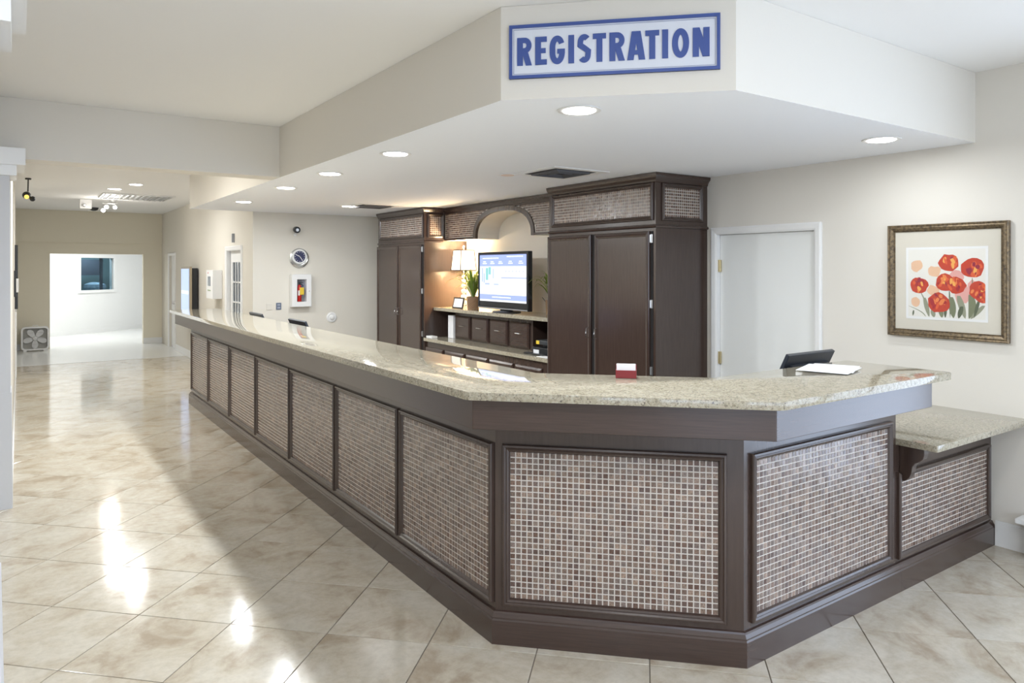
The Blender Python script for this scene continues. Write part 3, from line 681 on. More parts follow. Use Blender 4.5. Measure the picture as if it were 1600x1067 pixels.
p1 = plant(4.49, 7.33, 'grassy potted plant in woven basket between lamp and television', 3)
p2 = plant(4.67, 6.01, 'grassy potted plant right of the television, partly hidden by tall cabinet', 5, .36)
for p_ in (p1, p2): 
    if 'group' in p_: pass
# small picture frame, binders, box, printer
ft = thing('photo_frame', 'small black frame with white notice leaning beside the lamp', 'picture frame', (4.47, 7.64, ZSH))
N_ = Vector((-1, 0, .22)).normalized(); V_ = Vector((.22, 0, 1)).normalized()
b = MB(); b.mould((4.45, 7.755, ZSH+.001), (0,-1,0), V_, N_, .24, .135, [(0,-.008),(0,.006),(.014,.006),(.014,0)]); b.build('frame', M['black'], ft)
b = MB(); b.sheet((4.45, 7.745, ZSH+.010), (0,-1,0), V_, N_, [(0,0),(.22,0),(.22,.118),(0,.118)], .001); b.build('notice', M['paper'], ft)
for k in range(3):
    o = MB().box(4.44, 4.69, 7.724+k*.044, 7.724+k*.044+.04, .786, 1.07).build('binder', M['paper'], bevel=.003, seg=1)
    tag(o, ['white ring binder touching the small hutch doors, right of three', 'middle white ring binder of the three left of the hutch doors', 'leftmost white ring binder, farthest from the small hutch doors'][k], 'binder', 'white binders beside the hutch')
tag(MB().box(4.22, 4.30, 7.87, 8.02, .786, .812).build('white_box', M['white'], bevel=.004), 'small flat white box at the left end of the back worktop', 'box')
pr_ = thing('label_printer', 'small black office machine with yellow mark on the back worktop', 'printer', (4.4, 5.75, .786))
b = MB(); b.box(4.32, 4.62, 5.56, 5.90, .786, .86); b.box(4.27, 4.34, 5.66, 5.99, .786, .80); b.build('body', M['black'], pr_, bevel=.01)
b = MB(); b.box(4.34, 4.56, 5.60, 5.86, .886, .93); b.box(4.36, 4.5, 5.62, 5.70, .93, .955); b.build('top_unit', mat('charcoal_plastic', (.04, .045, .05), .4), pr_, bevel=.008)
b = MB(); b.box(4.40, 4.5, 5.64, 5.82, .86, .886); b.build('neck', M['black'], pr_)
MB().box(4.334, 4.3395, 5.80, 5.85, .89, .925).build('yellow_mark', M['yellow'], pr_); MB().box(4.314, 4.3195, 5.78, 5.87, .80, .835).build('paper_label', M['paper'], pr_)
tag(MB().box(4.21, 4.30, 5.50, 5.68, .786, .790).build('paper_sheet', M['paper']), 'white paper beside the black office machine', 'paper')

# ------------------------------------------------------------------ things on the counter
cdh = thing('card_holder', 'small maroon and white card holder on the granite counter', 'card holder', (2.29, 2.40, 1.155))
q0 = Vector((2.258, 2.434, 1.1555)); u_ = Vector((S2, -S2, 0)); n_ = Vector((-S2, -S2, 0))
b = MB(); b.sheet(q0, u_, (0,0,1), n_, [(0,0),(.094,0),(.094,.036),(0,.036)], .004); b.sheet(q0-n_*.045, u_, (0,0,1), n_, [(0,0),(.094,0),(.094,.058),(0,.058)], .004); b.sheet(q0-n_*.041, u_, (0,0,1), n_, [(0,0),(.094,0),(.094,.004),(0,.004)], .041)
b.sheet(q0-n_*.041, u_, (0,0,1), n_, [(0,0),(.003,0),(.003,.036),(0,.036)], .041); b.sheet(q0-n_*.041+u_*.091, u_, (0,0,1), n_, [(0,0),(.003,0),(.003,.036),(0,.036)], .041)
b.build('holder', M['maroon'], cdh)
for k in range(6):
    b = MB(); b.sheet(q0-n_*(.006+k*.006)+u_*.004+Vector((0,0,.005)), u_, (0,0,1), n_, [(0,0),(.086,0),(.086,.057),(0,.057)], .003); b.build('card', M['paper'], cdh)
# papers
for k, (dx, dy, rz) in enumerate(((0,0,0), (.035,-.02,.06), (-.02,-.045,-.05))):
    c_ = Vector((3.33+dx, 2.06+dy, 1.1556+k*.0022)); a = rz+.35; U_ = Vector((math.cos(a), math.sin(a), 0)); V2 = Vector((-U_.y, U_.x, 0))
    b = MB(); b.sheet(c_-U_*.14-V2*.108, U_, V2, (0,0,1), [(0,0),(.28,0),(.28,.216),(0,.216)], .002)
    tag(b.build('paper_stack', M['paper']), ['bottom sheaf of the white papers on the counter by the monitor', 'middle sheaf of the white papers, slid to the right', 'top sheaf of white papers on the counter by the monitor'][k], 'papers', 'papers on the counter')
MON = mat('monitor_dark', (.03, .035, .045), .3)
def monitor(cx, cy, ax, width, ztop, tilt, label):
    """ax: unit direction of the screen's width; back faces +/- perpendicular toward the camera side n"""
    U_ = Vector((ax[0], ax[1], 0)); n_ = Vector(ax[2]); t = thing('computer_monitor', label, 'monitor', (cx, cy, .736), 'monitors behind the reception counter')
    V2 = (Vector((0,0,1))*math.cos(tilt)+n_*math.sin(tilt)).normalized(); N2 = (n_*math.cos(tilt)-Vector((0,0,1))*math.sin(tilt)).normalized(); hh = .30
    top = Vector((cx, cy, ztop)); o_ = top-V2*hh-U_*width/2
    b = MB(); b.sheet(o_, U_, V2, N2, [(0,0),(width,0),(width,hh),(0,hh)], .022); b.sheet(o_+N2*.022+U_*.04+V2*.03, U_, V2, N2, [(0,0),(width-.08,0),(width-.08,hh-.09),(0,hh-.09)], .02); b.build('housing', MON, t, bevel=.004)
    b = MB(); b.sheet(o_-N2*.002+U_*.012+V2*.012, U_, V2, N2, [(0,0),(width-.024,0),(width-.024,hh-.024),(0,hh-.024)], .0025); b.build('screen', emis('monitor_screen', (.12, .2, .5), .8), t)
    m_ = o_+U_*width/2+V2*.08+N2*.03; b = MB(); b.tube([m_, (m_.x, m_.y, .75)], .02); b.lathe((m_.x, m_.y, .736), [(.10, 0), (.10, .008), (.03, .016)], 20); b.build('stand', MON, t); return t
monitor(3.57, 2.30, (1, .0, (0,-1,0)), .43, 1.205, .45, 'dark monitor tilted behind the right end of the counter, by the papers')
monitor(2.20, 6.80, (0, 1, (-1,0,0)), .50, 1.168, .40, 'dark monitor behind the long counter, below the extinguisher cabinet')
monitor(2.20, 8.25, (0, 1, (-1,0,0)), .50, 1.160, .40, 'farthest dark monitor behind the long counter, left of the other')

# ------------------------------------------------------------------ framed tulip picture on right wall
pc = thing('framed_picture', 'framed print of red tulips with cream mat on the right wall', 'picture', (XR, 2.166, 1.22))
b = MB(); PY1, PW, PZ, PH = 2.52, .715, 1.215, .728
b.mould((XR-.001, PY1, PZ), (0,-1,0), (0,0,1), (-1,0,0), PW, PH, [(0,0),(0,.028),(.006,.034),(.014,.030),(.022,.034),(.036,.026),(.040,.018),(.043,.020),(.046,.012)])
m = mat('antique_bronze_frame', (.16, .12, .075), .35, .55); n, l, bs = nodes(m); t = noise(m.node_tree, wpos(m), 60, 5, .7); r = ramp(m.node_tree, [(.35, (.07, .055, .04)), (.6, (.26, .19, .11))]); l.new(t.outputs['Fac'], r.inputs[0]); l.new(r.outputs[0], bs.inputs['Base Color'])
b.build('frame', m, pc)
MB().box(XR-.012, XR-.002, PY1-PW+.04, PY1-.04, PZ+.04, PZ+PH-.04).build('mat_board', mat('cream_mat', (.70, .66, .57), .8), pc)
# print: window of 0..1 x 0..1
py1 = PY1-.115; pw = .485; pz = PZ+.115; ph = .465
MB().box(XR-.0135, XR-.012, py1-pw, py1, pz, pz+ph).build('print_border', mat('print_white', (.82, .82, .81), .8), pc)
cols = [(.55, .055, .025), (.72, .12, .04), (.40, .02, .03), (.80, .24, .07), (.30, .02, .05), (.20, .22, .13), (.30, .31, .22), (.80, .52, .34), (.76, .40, .36), (.11, .13, .08), (.80, .78, .72), (.85, .42, .10)]
PM = [mat('tulip_ink_%d' % i, c_, .8) for i, c_ in enumerate(cols)]
prn = MB(); lay = [0]
rr = random.Random(11)
def blob(cx, cy, rx, ry, mi, rot=0, n=12, wob=.18):
    lay[0] += 1; x = XR-.0138-lay[0]*.00001; vs = []
    for i in range(n):
        a = 2*PI*i/n; q = 1+rr.uniform(-wob, wob); a_, b_ = rx*math.cos(a)*q, ry*math.sin(a)*q
        u_ = cx+a_*math.cos(rot)-b_*math.sin(rot); v_ = cy+a_*math.sin(rot)+b_*math.cos(rot); u_ = min(max(u_, .03), .97); v_ = min(max(v_, .035), .97)
        vs.append((x, py1-u_*pw, pz+v_*ph))
    prn.cm = mi; prn.add(vs, [tuple(range(n))])
def stem(x0, y0, x1, y1, w_, mi, bend=0):
    lay[0] += 1; x = XR-.0138-lay[0]*.00001; L_ = []; R_ = []
    for k in range(9):
        s_ = k/8; cx = x0+(x1-x0)*s_+bend*math.sin(PI*s_); cy = y0+(y1-y0)*s_; ww = w_*(math.sin(PI*min(1, s_*.9+.12))**.7)
        for lst, sg in ((L_, -1), (R_, 1)):
            u_ = min(max(cx+sg*ww, .03), .97); lst.append((x, py1-u_*pw, pz+min(max(cy, .035), .97)*ph))
    prn.cm = mi; prn.add(L_+R_[::-1], [tuple(range(18))])
prn.cm = 10; prn.add([(XR-.0137, py1-.03*pw, pz+.035*ph), (XR-.0137, py1-.97*pw, pz+.035*ph), (XR-.0137, py1-.97*pw, pz+.97*ph), (XR-.0137, py1-.03*pw, pz+.97*ph)], [(0,1,2,3)])
for f_ in ((.14, .74, .08, .08, 7), (.37, .66, .08, .08, 7), (.13, .24, .06, .07, 7), (.62, .58, .09, .1, 8), (.35, .40, .07, .08, 7), (.70, .35, .1, .12, 8), (.82, .46, .06, .1, 8)): blob(*f_[:4], f_[4])
for s_ in ((.19, .38, .30, .03, .010, 6, .02), (.55, .40, .56, .03, .010, 9, 0), (.82, .58, .80, .03, .008, 5, .01), (.03, .18, .26, .03, .010, 5, .05), (.24, .30, .30, .03, .030, 6, 0), (.57, .32, .60, .03, .045, 5, 0), (.66, .34, .74, .03, .04, 6, 0), (.80, .36, .78, .03, .045, 5, .03), (.95, .22, .80, .03, .035, 6, 0), (.44, .16, .46, .03, .03, 5, 0), (.90, .30, .84, .05, .02, 9, 0), (.34, .14, .36, .03, .03, 6, 0), (.70, .2, .66, .03, .03, 9, 0), (.1, .12, .09, .04, .012, 9, 0), (.5, .2, .5, .03, .02, 9, 0)): stem(*s_[:4], s_[4], s_[5], s_[6])
def tulip(cx, cy, r):
    blob(cx, cy, r, r*.95, 0, 0, 16, .10)
    for k in range(16):
        a = rr.uniform(0, 2*PI); d = rr.uniform(.25, .75)*r; blob(cx+d*math.cos(a), cy+d*math.sin(a)*.9, r*rr.uniform(.2, .42), r*rr.uniform(.12, .2), rr.choice((0, 1, 1, 3, 2, 4, 0, 11)), rr.uniform(1.0, 2.2), 9)
for f_ in ((.54, .78, .125), (.82, .71, .14), (.17, .47, .115), (.50, .52, .12), (.63, .48, .12), (.42, .24, .14), (.90, .42, .12), (.94, .33, .08)): tulip(*f_)
prn.build('tulip_print', PM, pc, recalc=False)
MB().box(XR-.0168, XR-.0160, PY1-PW+.042, PY1-.042, PZ+.042, PZ+PH-.042).build('glass', M['glass'], pc)

# white ledge corner at the right frame edge
wl = thing('white_side_shelf', 'corner of a low white shelf entering at the right frame edge', 'shelf', (4.76, 1.4, 0))
MB().box(4.70, XR-.02, .9, 1.735, .20, .225).build('shelf_top', M['trim'], wl); MB().box(4.735, XR-.02, .93, 1.70, 0, .20).build('shelf_body', M['white'], wl)

# ------------------------------------------------------------------ REGISTRATION sign
def ray_sign(u, v, ssum=4.553):
    c_, s_ = math.cos(YAW), math.sin(YAW); r = (u-800)/1117; z = -(v-419)/1117; d = (s_+c_*r, c_-s_*r, z); t = ssum/(d[0]+d[1]); return Vector((d[0]*t, d[1]*t, H+d[2]*t))
A_ = Vector((1.851, 2.702, 2.523)); SL = .930; SHt = .243; su = Vector((S2, -S2, 0)); sn = Vector((-S2, -S2, 0)); sv = Vector((0,0,1))
sg = thing('registration_sign', 'white sign with blue border reading REGISTRATION on the soffit', 'sign', tuple(A_))
b = MB(); b.sheet(A_, su, sv, sn, [(0,0),(SL,0),(SL,SHt),(0,SHt)], .008); b.build('board', mat('sign_white', (.70, .73, .80), .5), sg)
b = MB(); b.mould(A_, su, sv, sn, SL, SHt, [(0,.0),(0,.016),(.014,.016),(.014,.008)]); b.build('border', M['blue'], sg)
b = MB(); b.mould(A_+su*.020+sv*.020, su, sv, sn, SL-.04, SHt-.04, [(0,.008),(0,.0095),(.002,.0095),(.002,.008)]); b.build('inner_line', mat('sign_line', (.35, .38, .5), .5), sg)
# bold condensed letters from strokes in a unit box (0..1 wide x 0..1 high)
def stroke(mb, pts, wd, o, sx, sy, z0=.008, th=.004, closed=False):
    P_ = [Vector((p[0]*sx, p[1]*sy, 0)) for p in pts]; n = len(P_); L_ = []; R_ = []
    for k in range(n):
        a = P_[(k-1) % n] if (k > 0 or closed) else P_[k]; c_ = P_[(k+1) % n] if (k < n-1 or closed) else P_[k]
        if k > 0 or closed: d1 = (P_[k]-a).normalized()
        else: d1 = (c_-P_[k]).normalized()
        if k < n-1 or closed: d2 = (c_-P_[k]).normalized()
        else: d2 = d1
        d = (d1+d2).normalized(); nn = Vector((-d.y, d.x, 0)); s_ = 1/max(.5, nn.dot(Vector((-d1.y, d1.x, 0))))
        L_.append(P_[k]+nn*wd/2*s_); R_.append(P_[k]-nn*wd/2*s_)
    m_ = n if closed else n-1
    def W(p, h): return o+su*p.x+sv*p.y+sn*h
    for k in range(m_):
        j = (k+1) % n; q = [L_[k], R_[k], R_[j], L_[j]]
        mb.add([W(p, z0) for p in q]+[W(p, z0+th) for p in q], [(4,5,6,7),(0,1,5,4),(1,2,6,5),(2,3,7,6),(3,0,4,7),(0,3,2,1)])
def arc(cx, cy, rx, ry, a0, a1, n=14): return [(cx+rx*math.cos(math.radians(a0+(a1-a0)*i/n)), cy+ry*math.sin(math.radians(a0+(a1-a0)*i/n))) for i in range(n+1)]
LH = .1265; SWD = .0265
def letter(ch, t0, t1, z0):
    wd = t1-t0; hx = SWD/2/wd; hy = .0235/2/LH; o_ = A_+su*t0+sv*z0; mb = MB(); X0, X1, Y0, Y1 = hx, 1-hx, hy, 1-hy
    lift = [0]
    def S(pts, w_=SWD, **k): lift[0] += 1; stroke(mb, pts, w_, o_, wd, LH, th=.004+.00015*lift[0], **k)
    def para(x0, y0, x1, y1, w_=.028):       # diagonal bar with level ends
        lift[0] += 1; h_ = w_/2/wd; q = [(x0-h_, y0), (x0+h_, y0), (x1+h_, y1), (x1-h_, y1)]
        mb.sheet(o_+sn*.008, su, sv, sn, [(p[0]*wd, p[1]*LH) for p in q], .004+.00015*lift[0])
    if ch == 'I': S([(.5,0),(.5,1)], wd)
    if ch == 'T': S([(.5,0),(.5,1)]); S([(0,Y1),(1,Y1)], .0235)
    if ch == 'E': S([(X0,0),(X0,1)]); S([(0,Y1),(1,Y1)], .0235); S([(0,Y0),(1,Y0)], .0235); S([(0,.5),(.9,.5)], .022)
    if ch == 'N': S([(X0,0),(X0,1)]); S([(X1,0),(X1,1)]); para(1-X0*1.1, 0, X0*1.1, 1, .029)
    if ch == 'A': para(.028/2/wd, 0, .43, 1); para(1-.028/2/wd, 0, .57, 1); S([(.25,.26),(.75,.26)], .019)
    if ch == 'O': S(arc(.5, .5, .5-hx, .5-hy, 0, 348, 29), .0255, closed=True)
    if ch == 'R': S([(X0,0),(X0,1)]); S([(X0,Y1),(.45,Y1)]+arc(.50, .72, X1-.50, Y1-.72, 90, -90)[1:]+[(X0,.72-(Y1-.72))], .0235); para(1-.028/2/wd, 0, .54, .46)
    if ch == 'G': S(arc(.5, .60, .5-hx, .40-hy, 25, 180, 14)+arc(.5, .40, .5-hx, .40-hy, 180, 350, 14)+[(X1,.40),(X1,.50)], .0255); S([(.50,.45),(1,.45)], .021)
    if ch == 'S': S(arc(.5, .73, .5-hx, .27-hy, 40, 180, 10)+[(.2,.62),(.5,.52),(.8,.40)]+arc(.5, .28, .5-hx, .28-hy, 0, -140, 10), .0245)
    return mb.build('letter', M['blue'], sg, recalc=True)
ext = [('R',135,233),('E',255,332),('G',350,452),('I',475,513),('S',535,625),('T',637,725),('R',747,850),('A',865,985),('T',985,1078),('I',1097,1137),('O',1162,1277),('N',1300,1412)]
for ch, a, b_ in ext:
    pa = ray_sign(780+a/4.21, 80); pb = ray_sign(780+b_/4.21, 80); t_a = (pa-A_).dot(su); t_b = (pb-A_).dot(su)
    f_ = lambda t: (.041+(t/SL-.052)*.990)*SL
    letter(ch, f_(t_a), f_(t_b), .0585)

# ------------------------------------------------------------------ ceiling fixtures
def downlight(x, y, z, label, lens, r=.085, group='recessed downlights'):
    t = thing('recessed_downlight', label, 'light', (x, y, z), group)
    b = MB(); b.lathe((x, y, z-.006), [(r+.022, .005), (r+.022, .002), (r+.012, 0), (r, .002)], 28); 
    b.build('trim_ring', M['trim'], t, smooth=True)
    MB().lathe((x, y, z-.0075), [(r-.004, .004), (r-.008, 0)], 28).build('lens', lens, t)
lab = ['recessed downlight in the soffit just below the registration sign', 'recessed downlight in the soffit above the tulip picture', 'lit downlight second nearest in the row along the soffit edge', 'lit downlight in the middle of the row along the soffit edge', 'lit downlight fourth along the row at the soffit edge', 'farthest lit downlight of the row along the soffit edge', 'small lit downlight in the soffit beside the far dark vent']
for (x, y), s_ in zip(SOFFIT_LIGHTS, lab): downlight(x, y, ZS, s_, M['lens'])
downlight(3.315, 4.87, ZS, 'unlit peach coloured downlight in the soffit left of the near vent', M['dimlens'], .06)
for k, (x, y) in enumerate(LOBBY_FILL_LIGHTS): downlight(x, y, ZC, ['added unseen downlight in the lobby ceiling behind the camera'][0], M['lens'], .09, 'added lobby ceiling downlights')
for (x, y), s_ in zip(HALL_LIGHTS, ('farther lit downlight in the hallway ceiling', 'nearer lit downlight in the hallway ceiling', 'added unseen downlight hidden behind the beam')): downlight(x, y, ZC, s_, M['lens'], .085, 'hallway downlights')
def vent(x, y, label, dark=.42):
    t = thing('ceiling_vent', label, 'vent', (x, y, ZS), 'ceiling vents in the soffit'); W = .56
    b = MB(); b.mould((x-W/2, y-W/2, ZS), (1,0,0), (0,1,0), (0,0,-1), W, W, [(0,0),(0,.006),(.05,.008),(.07,.002)]); b.build('frame', M['trim'], t)
    MB().box(x-.21, x+.21, y-.21, y+.21, ZS-.003, ZS-.0005).build('duct_shade', M['shade_soil'], t)  # flat black plate stands for the shade inside the vent
    for k, s_ in enumerate((.17, .12, .07)):
        b = MB(); b.mould((x-s_, y-s_, ZS), (1,0,0), (0,1,0), (0,0,-1), 2*s_, 2*s_, [(0,.002),(.0,.016),(.006,.018),(.006,.004)]); b.build('louvre', mat('vent_grey', (.13, .13, .14), .5) if k == 0 else bpy.data.materials['vent_grey'], t)
vent(3.60, 4.53, 'square dark louvred vent in the soffit nearest the tall right cabinet'); vent(3.617, 8.28, 'square dark louvred vent in the soffit by the far cabinet')

# hallway ceiling: long chrome-louvred fixture, track light, spot, detectors
hf = thing('hall_ceiling_fixture', 'long metallic louvred panel in the hallway ceiling', 'light', (1.62, 13.45, ZC))
b = MB(); b.mould((1.10, 13.0, ZC), (1,0,0), (0,1,0), (0,0,-1), 1.05, .95, [(0,0),(0,.02),(.03,.02),(.03,.004)]); b.build('frame', M['trim'], hf)
for k in range(12): MB().box(1.14+k*.082, 1.146+k*.082, 13.04, 13.91, ZC-.03, ZC-.003).build('louvre', M['steel'], hf)
MB().box(1.13, 2.12, 13.03, 13.92, ZC-.004, ZC-.001).build('reflector', mat('reflector', (.35, .34, .32), .35, .7), hf)
tr = thing('track_light', 'bright three bulb spot cluster hanging from the hallway ceiling', 'light', (1.30, 14.3, ZC))
b = MB(); b.lathe((1.36, 14.35, ZC-.03), [(.05, 0), (.05, .03)], 16); b.tube([(1.36, 14.35, ZC-.02), (1.32, 14.32, 2.79)], .010); b.tube([(1.20, 14.32, 2.79), (1.42, 14.28, 2.79)], .010); b.build('bracket', M['steel'], tr)
for k, (dx, dz) in enumerate(((-.10, -.08), (-.05, -.02), (.08, -.02))):
    c_ = (1.30+dx, 14.25, 2.76+dz); b = MB(); b.lathe(c_, [(.018, 0), (.030, -.05), (.034, -.07)], 14, axis=(0, 1, .3)); hd = b.build('spot_head', M['steel'], tr)
    MB().ball((c_[0], c_[1]-.075, c_[2]-.024), .026).build('bulb', mat('track_bulb', (1,1,1), .5, emit=(1, .99, .95), es=30) if k == 0 else bpy.data.materials['track_bulb'], hd)
light('track_lamp', 'POINT', (1.30, 14.0, 2.58), 7, (1, .95, .86), .10)
sp = thing('ceiling_spotlight', 'small black and brass spotlight hanging in the hallway beside the column', 'light', (.103, 11.5, ZC))
b = MB(); b.lathe((.103, 11.5, ZC-.02), [(.035, .0), (.035, .02)], 12); b.tube([(.103, 11.5, ZC), (.10, 11.5, 2.68)], .008); b.build('rod', M['black'], sp)
b = MB(); b.ball((.085, 11.5, 2.63), .05); b.ball((.15, 11.48, 2.585), .035); b.build('spot_head', M['black'], sp, smooth=True); MB().ball((.085, 11.445, 2.605), .028).build('bulb', mat('amber_bulb', (.9, .6, .1), .3, emit=(1, .7, .15), es=.8), sp)
ex = thing('emergency_light', 'small white boxed fixture on the hallway ceiling left of the spots', 'light', (.965, 14.5, ZC)); MB().box(.87, 1.05, 14.45, 14.6, 2.70, ZC-.001).build('housing', M['white'], ex, bevel=.008); MB().ball((.93, 14.45, 2.76), .035).build('lamp_head', M['chrome'], ex); 
dm = thing('ceiling_dome', 'small dark dome on the hallway ceiling beyond the boxed fixture', 'camera', (1.212, 16.2, ZC)); MB().lathe((1.212, 16.2, ZC-.001), [(.11, 0), (.11, -.012)], 20).build('ring', M['white'], dm); MB().lathe((1.212, 16.2, ZC-.012), [(.085, 0), (.07, -.04), (.03, -.065), (0, -.07)], 20).build('dome', M['black'], dm, smooth=True)

# ------------------------------------------------------------------ clock wall
cl = thing('wall_clock', 'round silver wall clock with dark dial above the extinguisher cabinet', 'clock', (3.249, YC, 1.822))
cx, cz = 3.249, 1.822
b = MB(); b.lathe((cx, YC-.001, cz-.02), [(.128, 0), (.137, .02), (.118, .03), (.095, .016)], 36, axis=(0,-1,0)); b.build('outer_ring', mat('silver_ring', (.62, .62, .6), .25, .8), cl, smooth=True)
MB().lathe((cx, YC-.018, cz), [(.104, 0), (.104, .02), (.093, .026), (.078, .02)], 36, axis=(0,-1,0)).build('bezel', M['white'], cl, smooth=True)
MB().lathe((cx, YC-.036, cz), [(.080, 0), (.080, .004)], 36, axis=(0,-1,0)).build('dial', mat('clock_dial', (.03, .035, .10), .4), cl)
b = MB(); b.sheet((cx, YC-.042, cz), (1,0,0), (0,0,1), (0,-1,0), [(-.006,0),(.0,.008),(-.06,.035),(-.063,.028)], .002); b.sheet((cx, YC-.044, cz), (1,0,0), (0,0,1), (0,-1,0), [(-.005,0),(.005,0),(.04,-.05),(.034,-.054)], .002); b.build('hands', M['white'], cl)
b = MB()
for k in range(12): a = k*PI/6; b.box(cx+.066*math.cos(a)-.004, cx+.066*math.cos(a)+.004, YC-.043, YC-.041, cz+.066*math.sin(a)-.004, cz+.066*math.sin(a)+.004)
b.build('hour_marks', M['white'], cl)
sc = thing('security_camera', 'small black and white camera on the wall above the clock', 'camera', (3.186, YC, 2.19)); b = MB(); b.lathe((3.19, YC-.001, 2.13), [(.02, 0), (.02, .02)], 12, axis=(0,-1,0)); b.tube([(3.19, YC-.01, 2.13), (3.19, YC-.06, 2.14), (3.19, YC-.09, 2.18)], .008); b.build('bracket', M['white'], sc)
MB().lathe((3.19, YC-.05, 2.20), [(.03, 0), (.045, .02), (.045, .09), (.035, .1)], 16, axis=(-.1,-1,-.1)).build('housing', M['black'], sc, smooth=True); MB().lathe((3.18, YC-.151, 2.19), [(.022, 0), (.02, .004)], 12, axis=(-.1,-1,-.1)).build('lens', M['steel'], sc)
fe = thing('extinguisher_cabinet', 'white wall cabinet holding a fire extinguisher below the clock', 'cabinet', (3.255, YC, 1.12))
b = MB(); b.mould((3.12, YC-.001, 1.12), (1,0,0), (0,0,1), (0,-1,0), .275, .455, [(0,0),(0,.10),(.004,.105),(.012,.105),(.07,.105),(.072,.03)]); b.box(3.18, 3.34, YC-.03, YC-.001, 1.18, 1.52); b.build('body', M['white'], fe)
MB().box(3.193, 3.322, YC-.034, YC-.030, 1.193, 1.503).build('back_plate', mat('cabinet_grey', (.22, .23, .25), .5), fe)
MB().lathe((3.36, YC-.105, 1.34), [(.006, 0), (.006, .012)], 10, axis=(0,-1,0)).build('knob', M['chrome'], fe); MB().box(3.192, 3.323, YC-.100, YC-.098, 1.192, 1.503).build('pane', M['glass'], fe)
xt = thing('fire_extinguisher', 'red fire extinguisher with yellow tag inside the white wall cabinet', 'fire extinguisher', (3.235, YC-.065, 1.195))
MB().lathe((3.235, YC-.065, 1.195), [(.028, 0), (.030, .005), (.030, .19), (.022, .22), (.010, .235)], 18).build('cylinder', M['red'], xt, smooth=True)
b = MB(); b.tube([(3.235, YC-.065, 1.42), (3.235, YC-.065, 1.46)], .010); b.box(3.225, 3.29, YC-.07, YC-.06, 1.452, 1.462); b.tube([(3.245, YC-.065, 1.44), (3.285, YC-.065, 1.42), (3.29, YC-.065, 1.36), (3.275, YC-.065, 1.28)], .006, 6); b.build('valve', M['black'], xt)
MB().box(3.230, 3.290, YC-.0965, YC-.095, 1.29, 1.39).build('inspection_tag', M['yellow'], xt); MB().box(3.208, 3.232, YC-.0965, YC-.095, 1.28, 1.35).build('paper_label', M['paper'], xt)
o = MB().box(2.80, 2.875, YC-.008, YC-.001, 1.085, 1.175).build('wall_plate', mat('beige_plate', (.70, .67, .60), .5), bevel=.003); tag(o, 'beige switch plate on the back wall left of the blue grey plate', 'wall plate')
sw = thing('wall_plate', 'blue grey outlet plate on the back wall left of the extinguisher', 'wall plate', (2.965, YC, 1.08)); MB().box(2.93, 3.0, YC-.010, YC-.001, 1.085, 1.18).build('plate', mat('blue_grey_plate', (.12, .15, .22), .4), sw, bevel=.003)
b = MB(); b.box(2.945, 2.985, YC-.0125, YC-.0105, 1.14, 1.165); b.box(2.945, 2.985, YC-.0125, YC-.0105, 1.10, 1.125); b.build('sockets', mat('grey_socket', (.35, .38, .45), .4), sw)
th = thing('wall_dial', 'round white dial shaped fitting low on the back wall', 'thermostat', (3.725, YC, .95)); MB().lathe((3.725, YC-.001, .95), [(.075, 0), (.075, .01), (.06, .02), (.05, .018)], 28, axis=(0,-1,0)).build('ring', M['white'], th, smooth=True); MB().lathe((3.725, YC-.018, .95), [(.035, 0), (.03, .02), (.02, .026)], 20, axis=(0,-1,0)).build('knob', M['white'], th, smooth=True)

# hall right wall fittings
ds = thing('wall_display', 'portrait wall display glowing pale blue in the hallway behind the counter end', 'display', (2.52, 13.95, 1.1))
MB().box(2.50, 2.60, 13.54, 14.28, .90, 1.66).build('housing', M['black'], ds); MB().box(2.46, 2.499, 13.50, 14.32, .60, 1.69).build('bezel', mat('tan_bezel', (.35, .29, .20), .4), ds, bevel=.004)
MB().box(2.456, 2.4598, 13.55, 14.27, .64, 1.65).build('screen', emis('display_screen', (.48, .62, 1), .65), ds)
b = MB(); b.box(2.4550, 2.4558, 13.58, 14.24, 1.20, 1.26); b.build('screen_stripe', emis('display_stripe', (.85, .93, .95), .7), ds)
MB().box(2.60, XH-.0005, 13.8, 14.05, 1.2, 1.5).build('wall_bracket', M['black'], ds)
ab = thing('wall_box', 'white wall box with dark window and red mark beside the glazed door', 'box', (2.55, 12.0, 1.18))
MB().box(2.478, XH-.0005, 11.78, 12.24, 1.18, 1.63).build('housing', M['white'], ab, bevel=.006); MB().box(2.475, 2.4785, 11.93, 12.12, 1.38, 1.53).build('window', mat('box_window', (.08, .10, .12), .2), ab)
MB().lathe((2.477, 12.10, 1.585), [(.014, 0), (.012, .004)], 10, axis=(-1,0,0)).build('red_mark', M['red'], ab); MB().box(2.4755, 2.4785, 11.93, 12.13, 1.30, 1.32).build('legend', mat('green_legend', (.35, .42, .28), .6), ab)
o = MB().box(2.585, XH-.0005, 11.0, 11.04, 2.04, 2.17).build('wall_sign', mat('grey_sign', (.30, .31, .33), .5)); tag(o, 'small grey projecting plate above the glazed hallway door', 'sign')
# hall left wall fittings
o = MB().box(XL, XL+.038, 12.75, 13.7, 1.06, 2.0).build('wall_frame', M['black'], bevel=.004); tag(o, 'tall black frame seen edge on, on the left hallway wall', 'picture frame')
o = MB().box(XL, XL+.022, 10.9, 11.35, 1.30, 1.63).build('wall_frame', M['black'], bevel=.004); tag(o, 'small dark frame edge on, nearest the column on left hallway wall', 'picture frame')
o = MB().box(XL, XL+.048, 12.2, 12.5, 1.32, 1.51).build('wall_notice', M['white'], bevel=.004); tag(o, 'small white notice box on the left hallway wall before the black frame', 'notice')

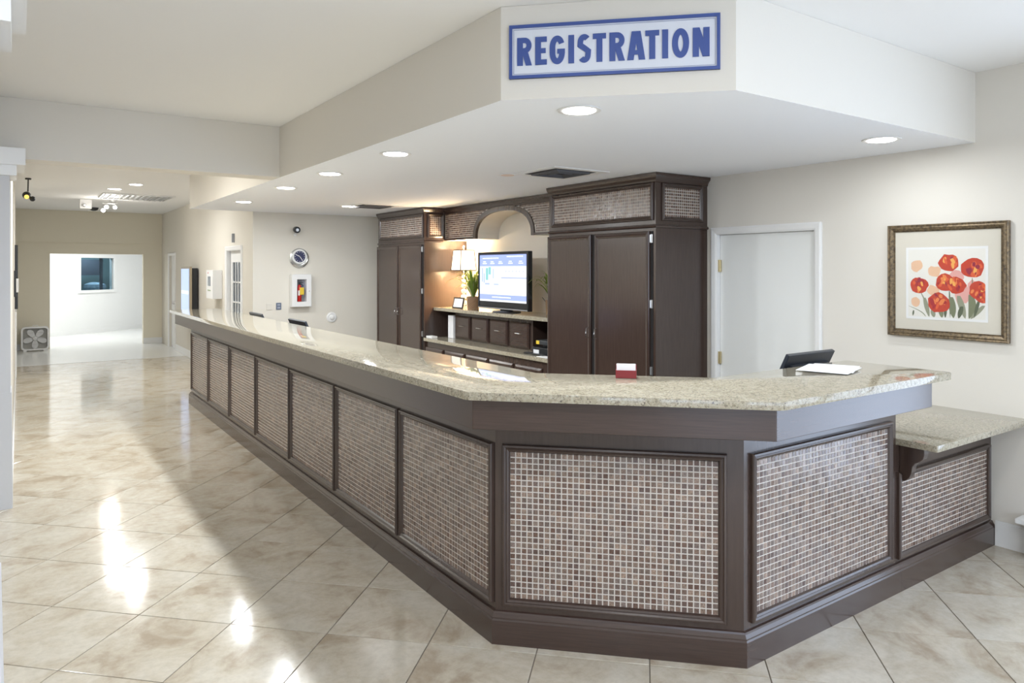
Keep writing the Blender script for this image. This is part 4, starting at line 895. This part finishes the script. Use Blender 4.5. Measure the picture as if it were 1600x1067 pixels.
# ------------------------------------------------------------------ box fan
fx0, fx1, fz0, fz1, fy = .035, .505, .02, .49, 17.22
fan = thing('box_fan', 'white box fan standing on the floor beside the far opening', 'fan', (.27, fy, 0))
def rrect(x0, x1, z0, z1, r, n=6):
    pts = []
    for cx, cz, a0 in ((x1-r, z1-r, 0), (x0+r, z1-r, 90), (x0+r, z0+r, 180), (x1-r, z0+r, 270)):
        for i in range(n+1): a = math.radians(a0+90*i/n); pts.append((cx+r*math.cos(a), cz+r*math.sin(a)))
    return pts
b = MB(); o1 = rrect(fx0, fx1, fz0, fz1, .07); i1 = rrect(fx0+.03, fx1-.03, fz0+.03, fz1-.03, .05); n = len(o1); vs = []
for y, ps in ((fy-.06, i1), (fy-.06, o1), (fy+.06, o1), (fy+.06, i1)): vs += [(x, y, z) for x, z in ps]
fs = []
for s_ in range(4):
    for k in range(n): j = (k+1) % n; fs.append((s_*n+k, s_*n+j, ((s_+1) % 4)*n+j, ((s_+1) % 4)*n+k))
b.add(vs, fs); b.build('housing', M['white'], fan)
for x in (.10, .44): MB().box(x-.03, x+.03, fy-.08, fy+.08, 0, .02).build('foot', M['white'], fan)
b = MB(); b.tube([(.22, fy, .49), (.23, fy, .515), (.31, fy, .515), (.32, fy, .49)], .008, 6); b.build('handle', M['white'], fan)
for k in range(5):
    a = PI/2+k*2*PI/5+.6; pts = []
    for r, w_ in ((.03, .02), (.08, .045), (.14, .055), (.185, .04), (.205, .012)): pts.append((r, w_))
    lo = [(r*math.cos(a)-w_*math.sin(a), r*math.sin(a)+w_*math.cos(a)) for r, w_ in pts]; hi = [(r*math.cos(a)+w_*math.sin(a), r*math.sin(a)-w_*math.cos(a)) for r, w_ in pts]
    b = MB(); b.sheet((.27, fy, .255), (1,0,0), (0,0,1), (0,-1,0), lo+hi[::-1], .006); b.build('blade', M['white'], fan)
MB().lathe((.27, fy+.02, .255), [(.045, 0), (.045, .05), (.035, .06)], 20, axis=(0,-1,0)).build('hub', M['white'], fan)
b = MB()
for k in range(1, 22):
    x = fx0+.03+k*(fx1-fx0-.06)/22
    b.tube([(x, fy-.055, fz0+.03), (x, fy-.055, fz1-.03)], .0012, 4)
for z in (.14, .255, .37): b.tube([(fx0+.03, fy-.056, z), (fx1-.03, fy-.056, z)], .002, 4)
b.build('grille', M['steel'], fan)
MB().box(fx0+.02, fx1-.02, fy+.05, fy+.055, fz0+.02, fz1-.02).build('rear_grille', mat('fan_rear', (.45, .44, .40), .6), fan)
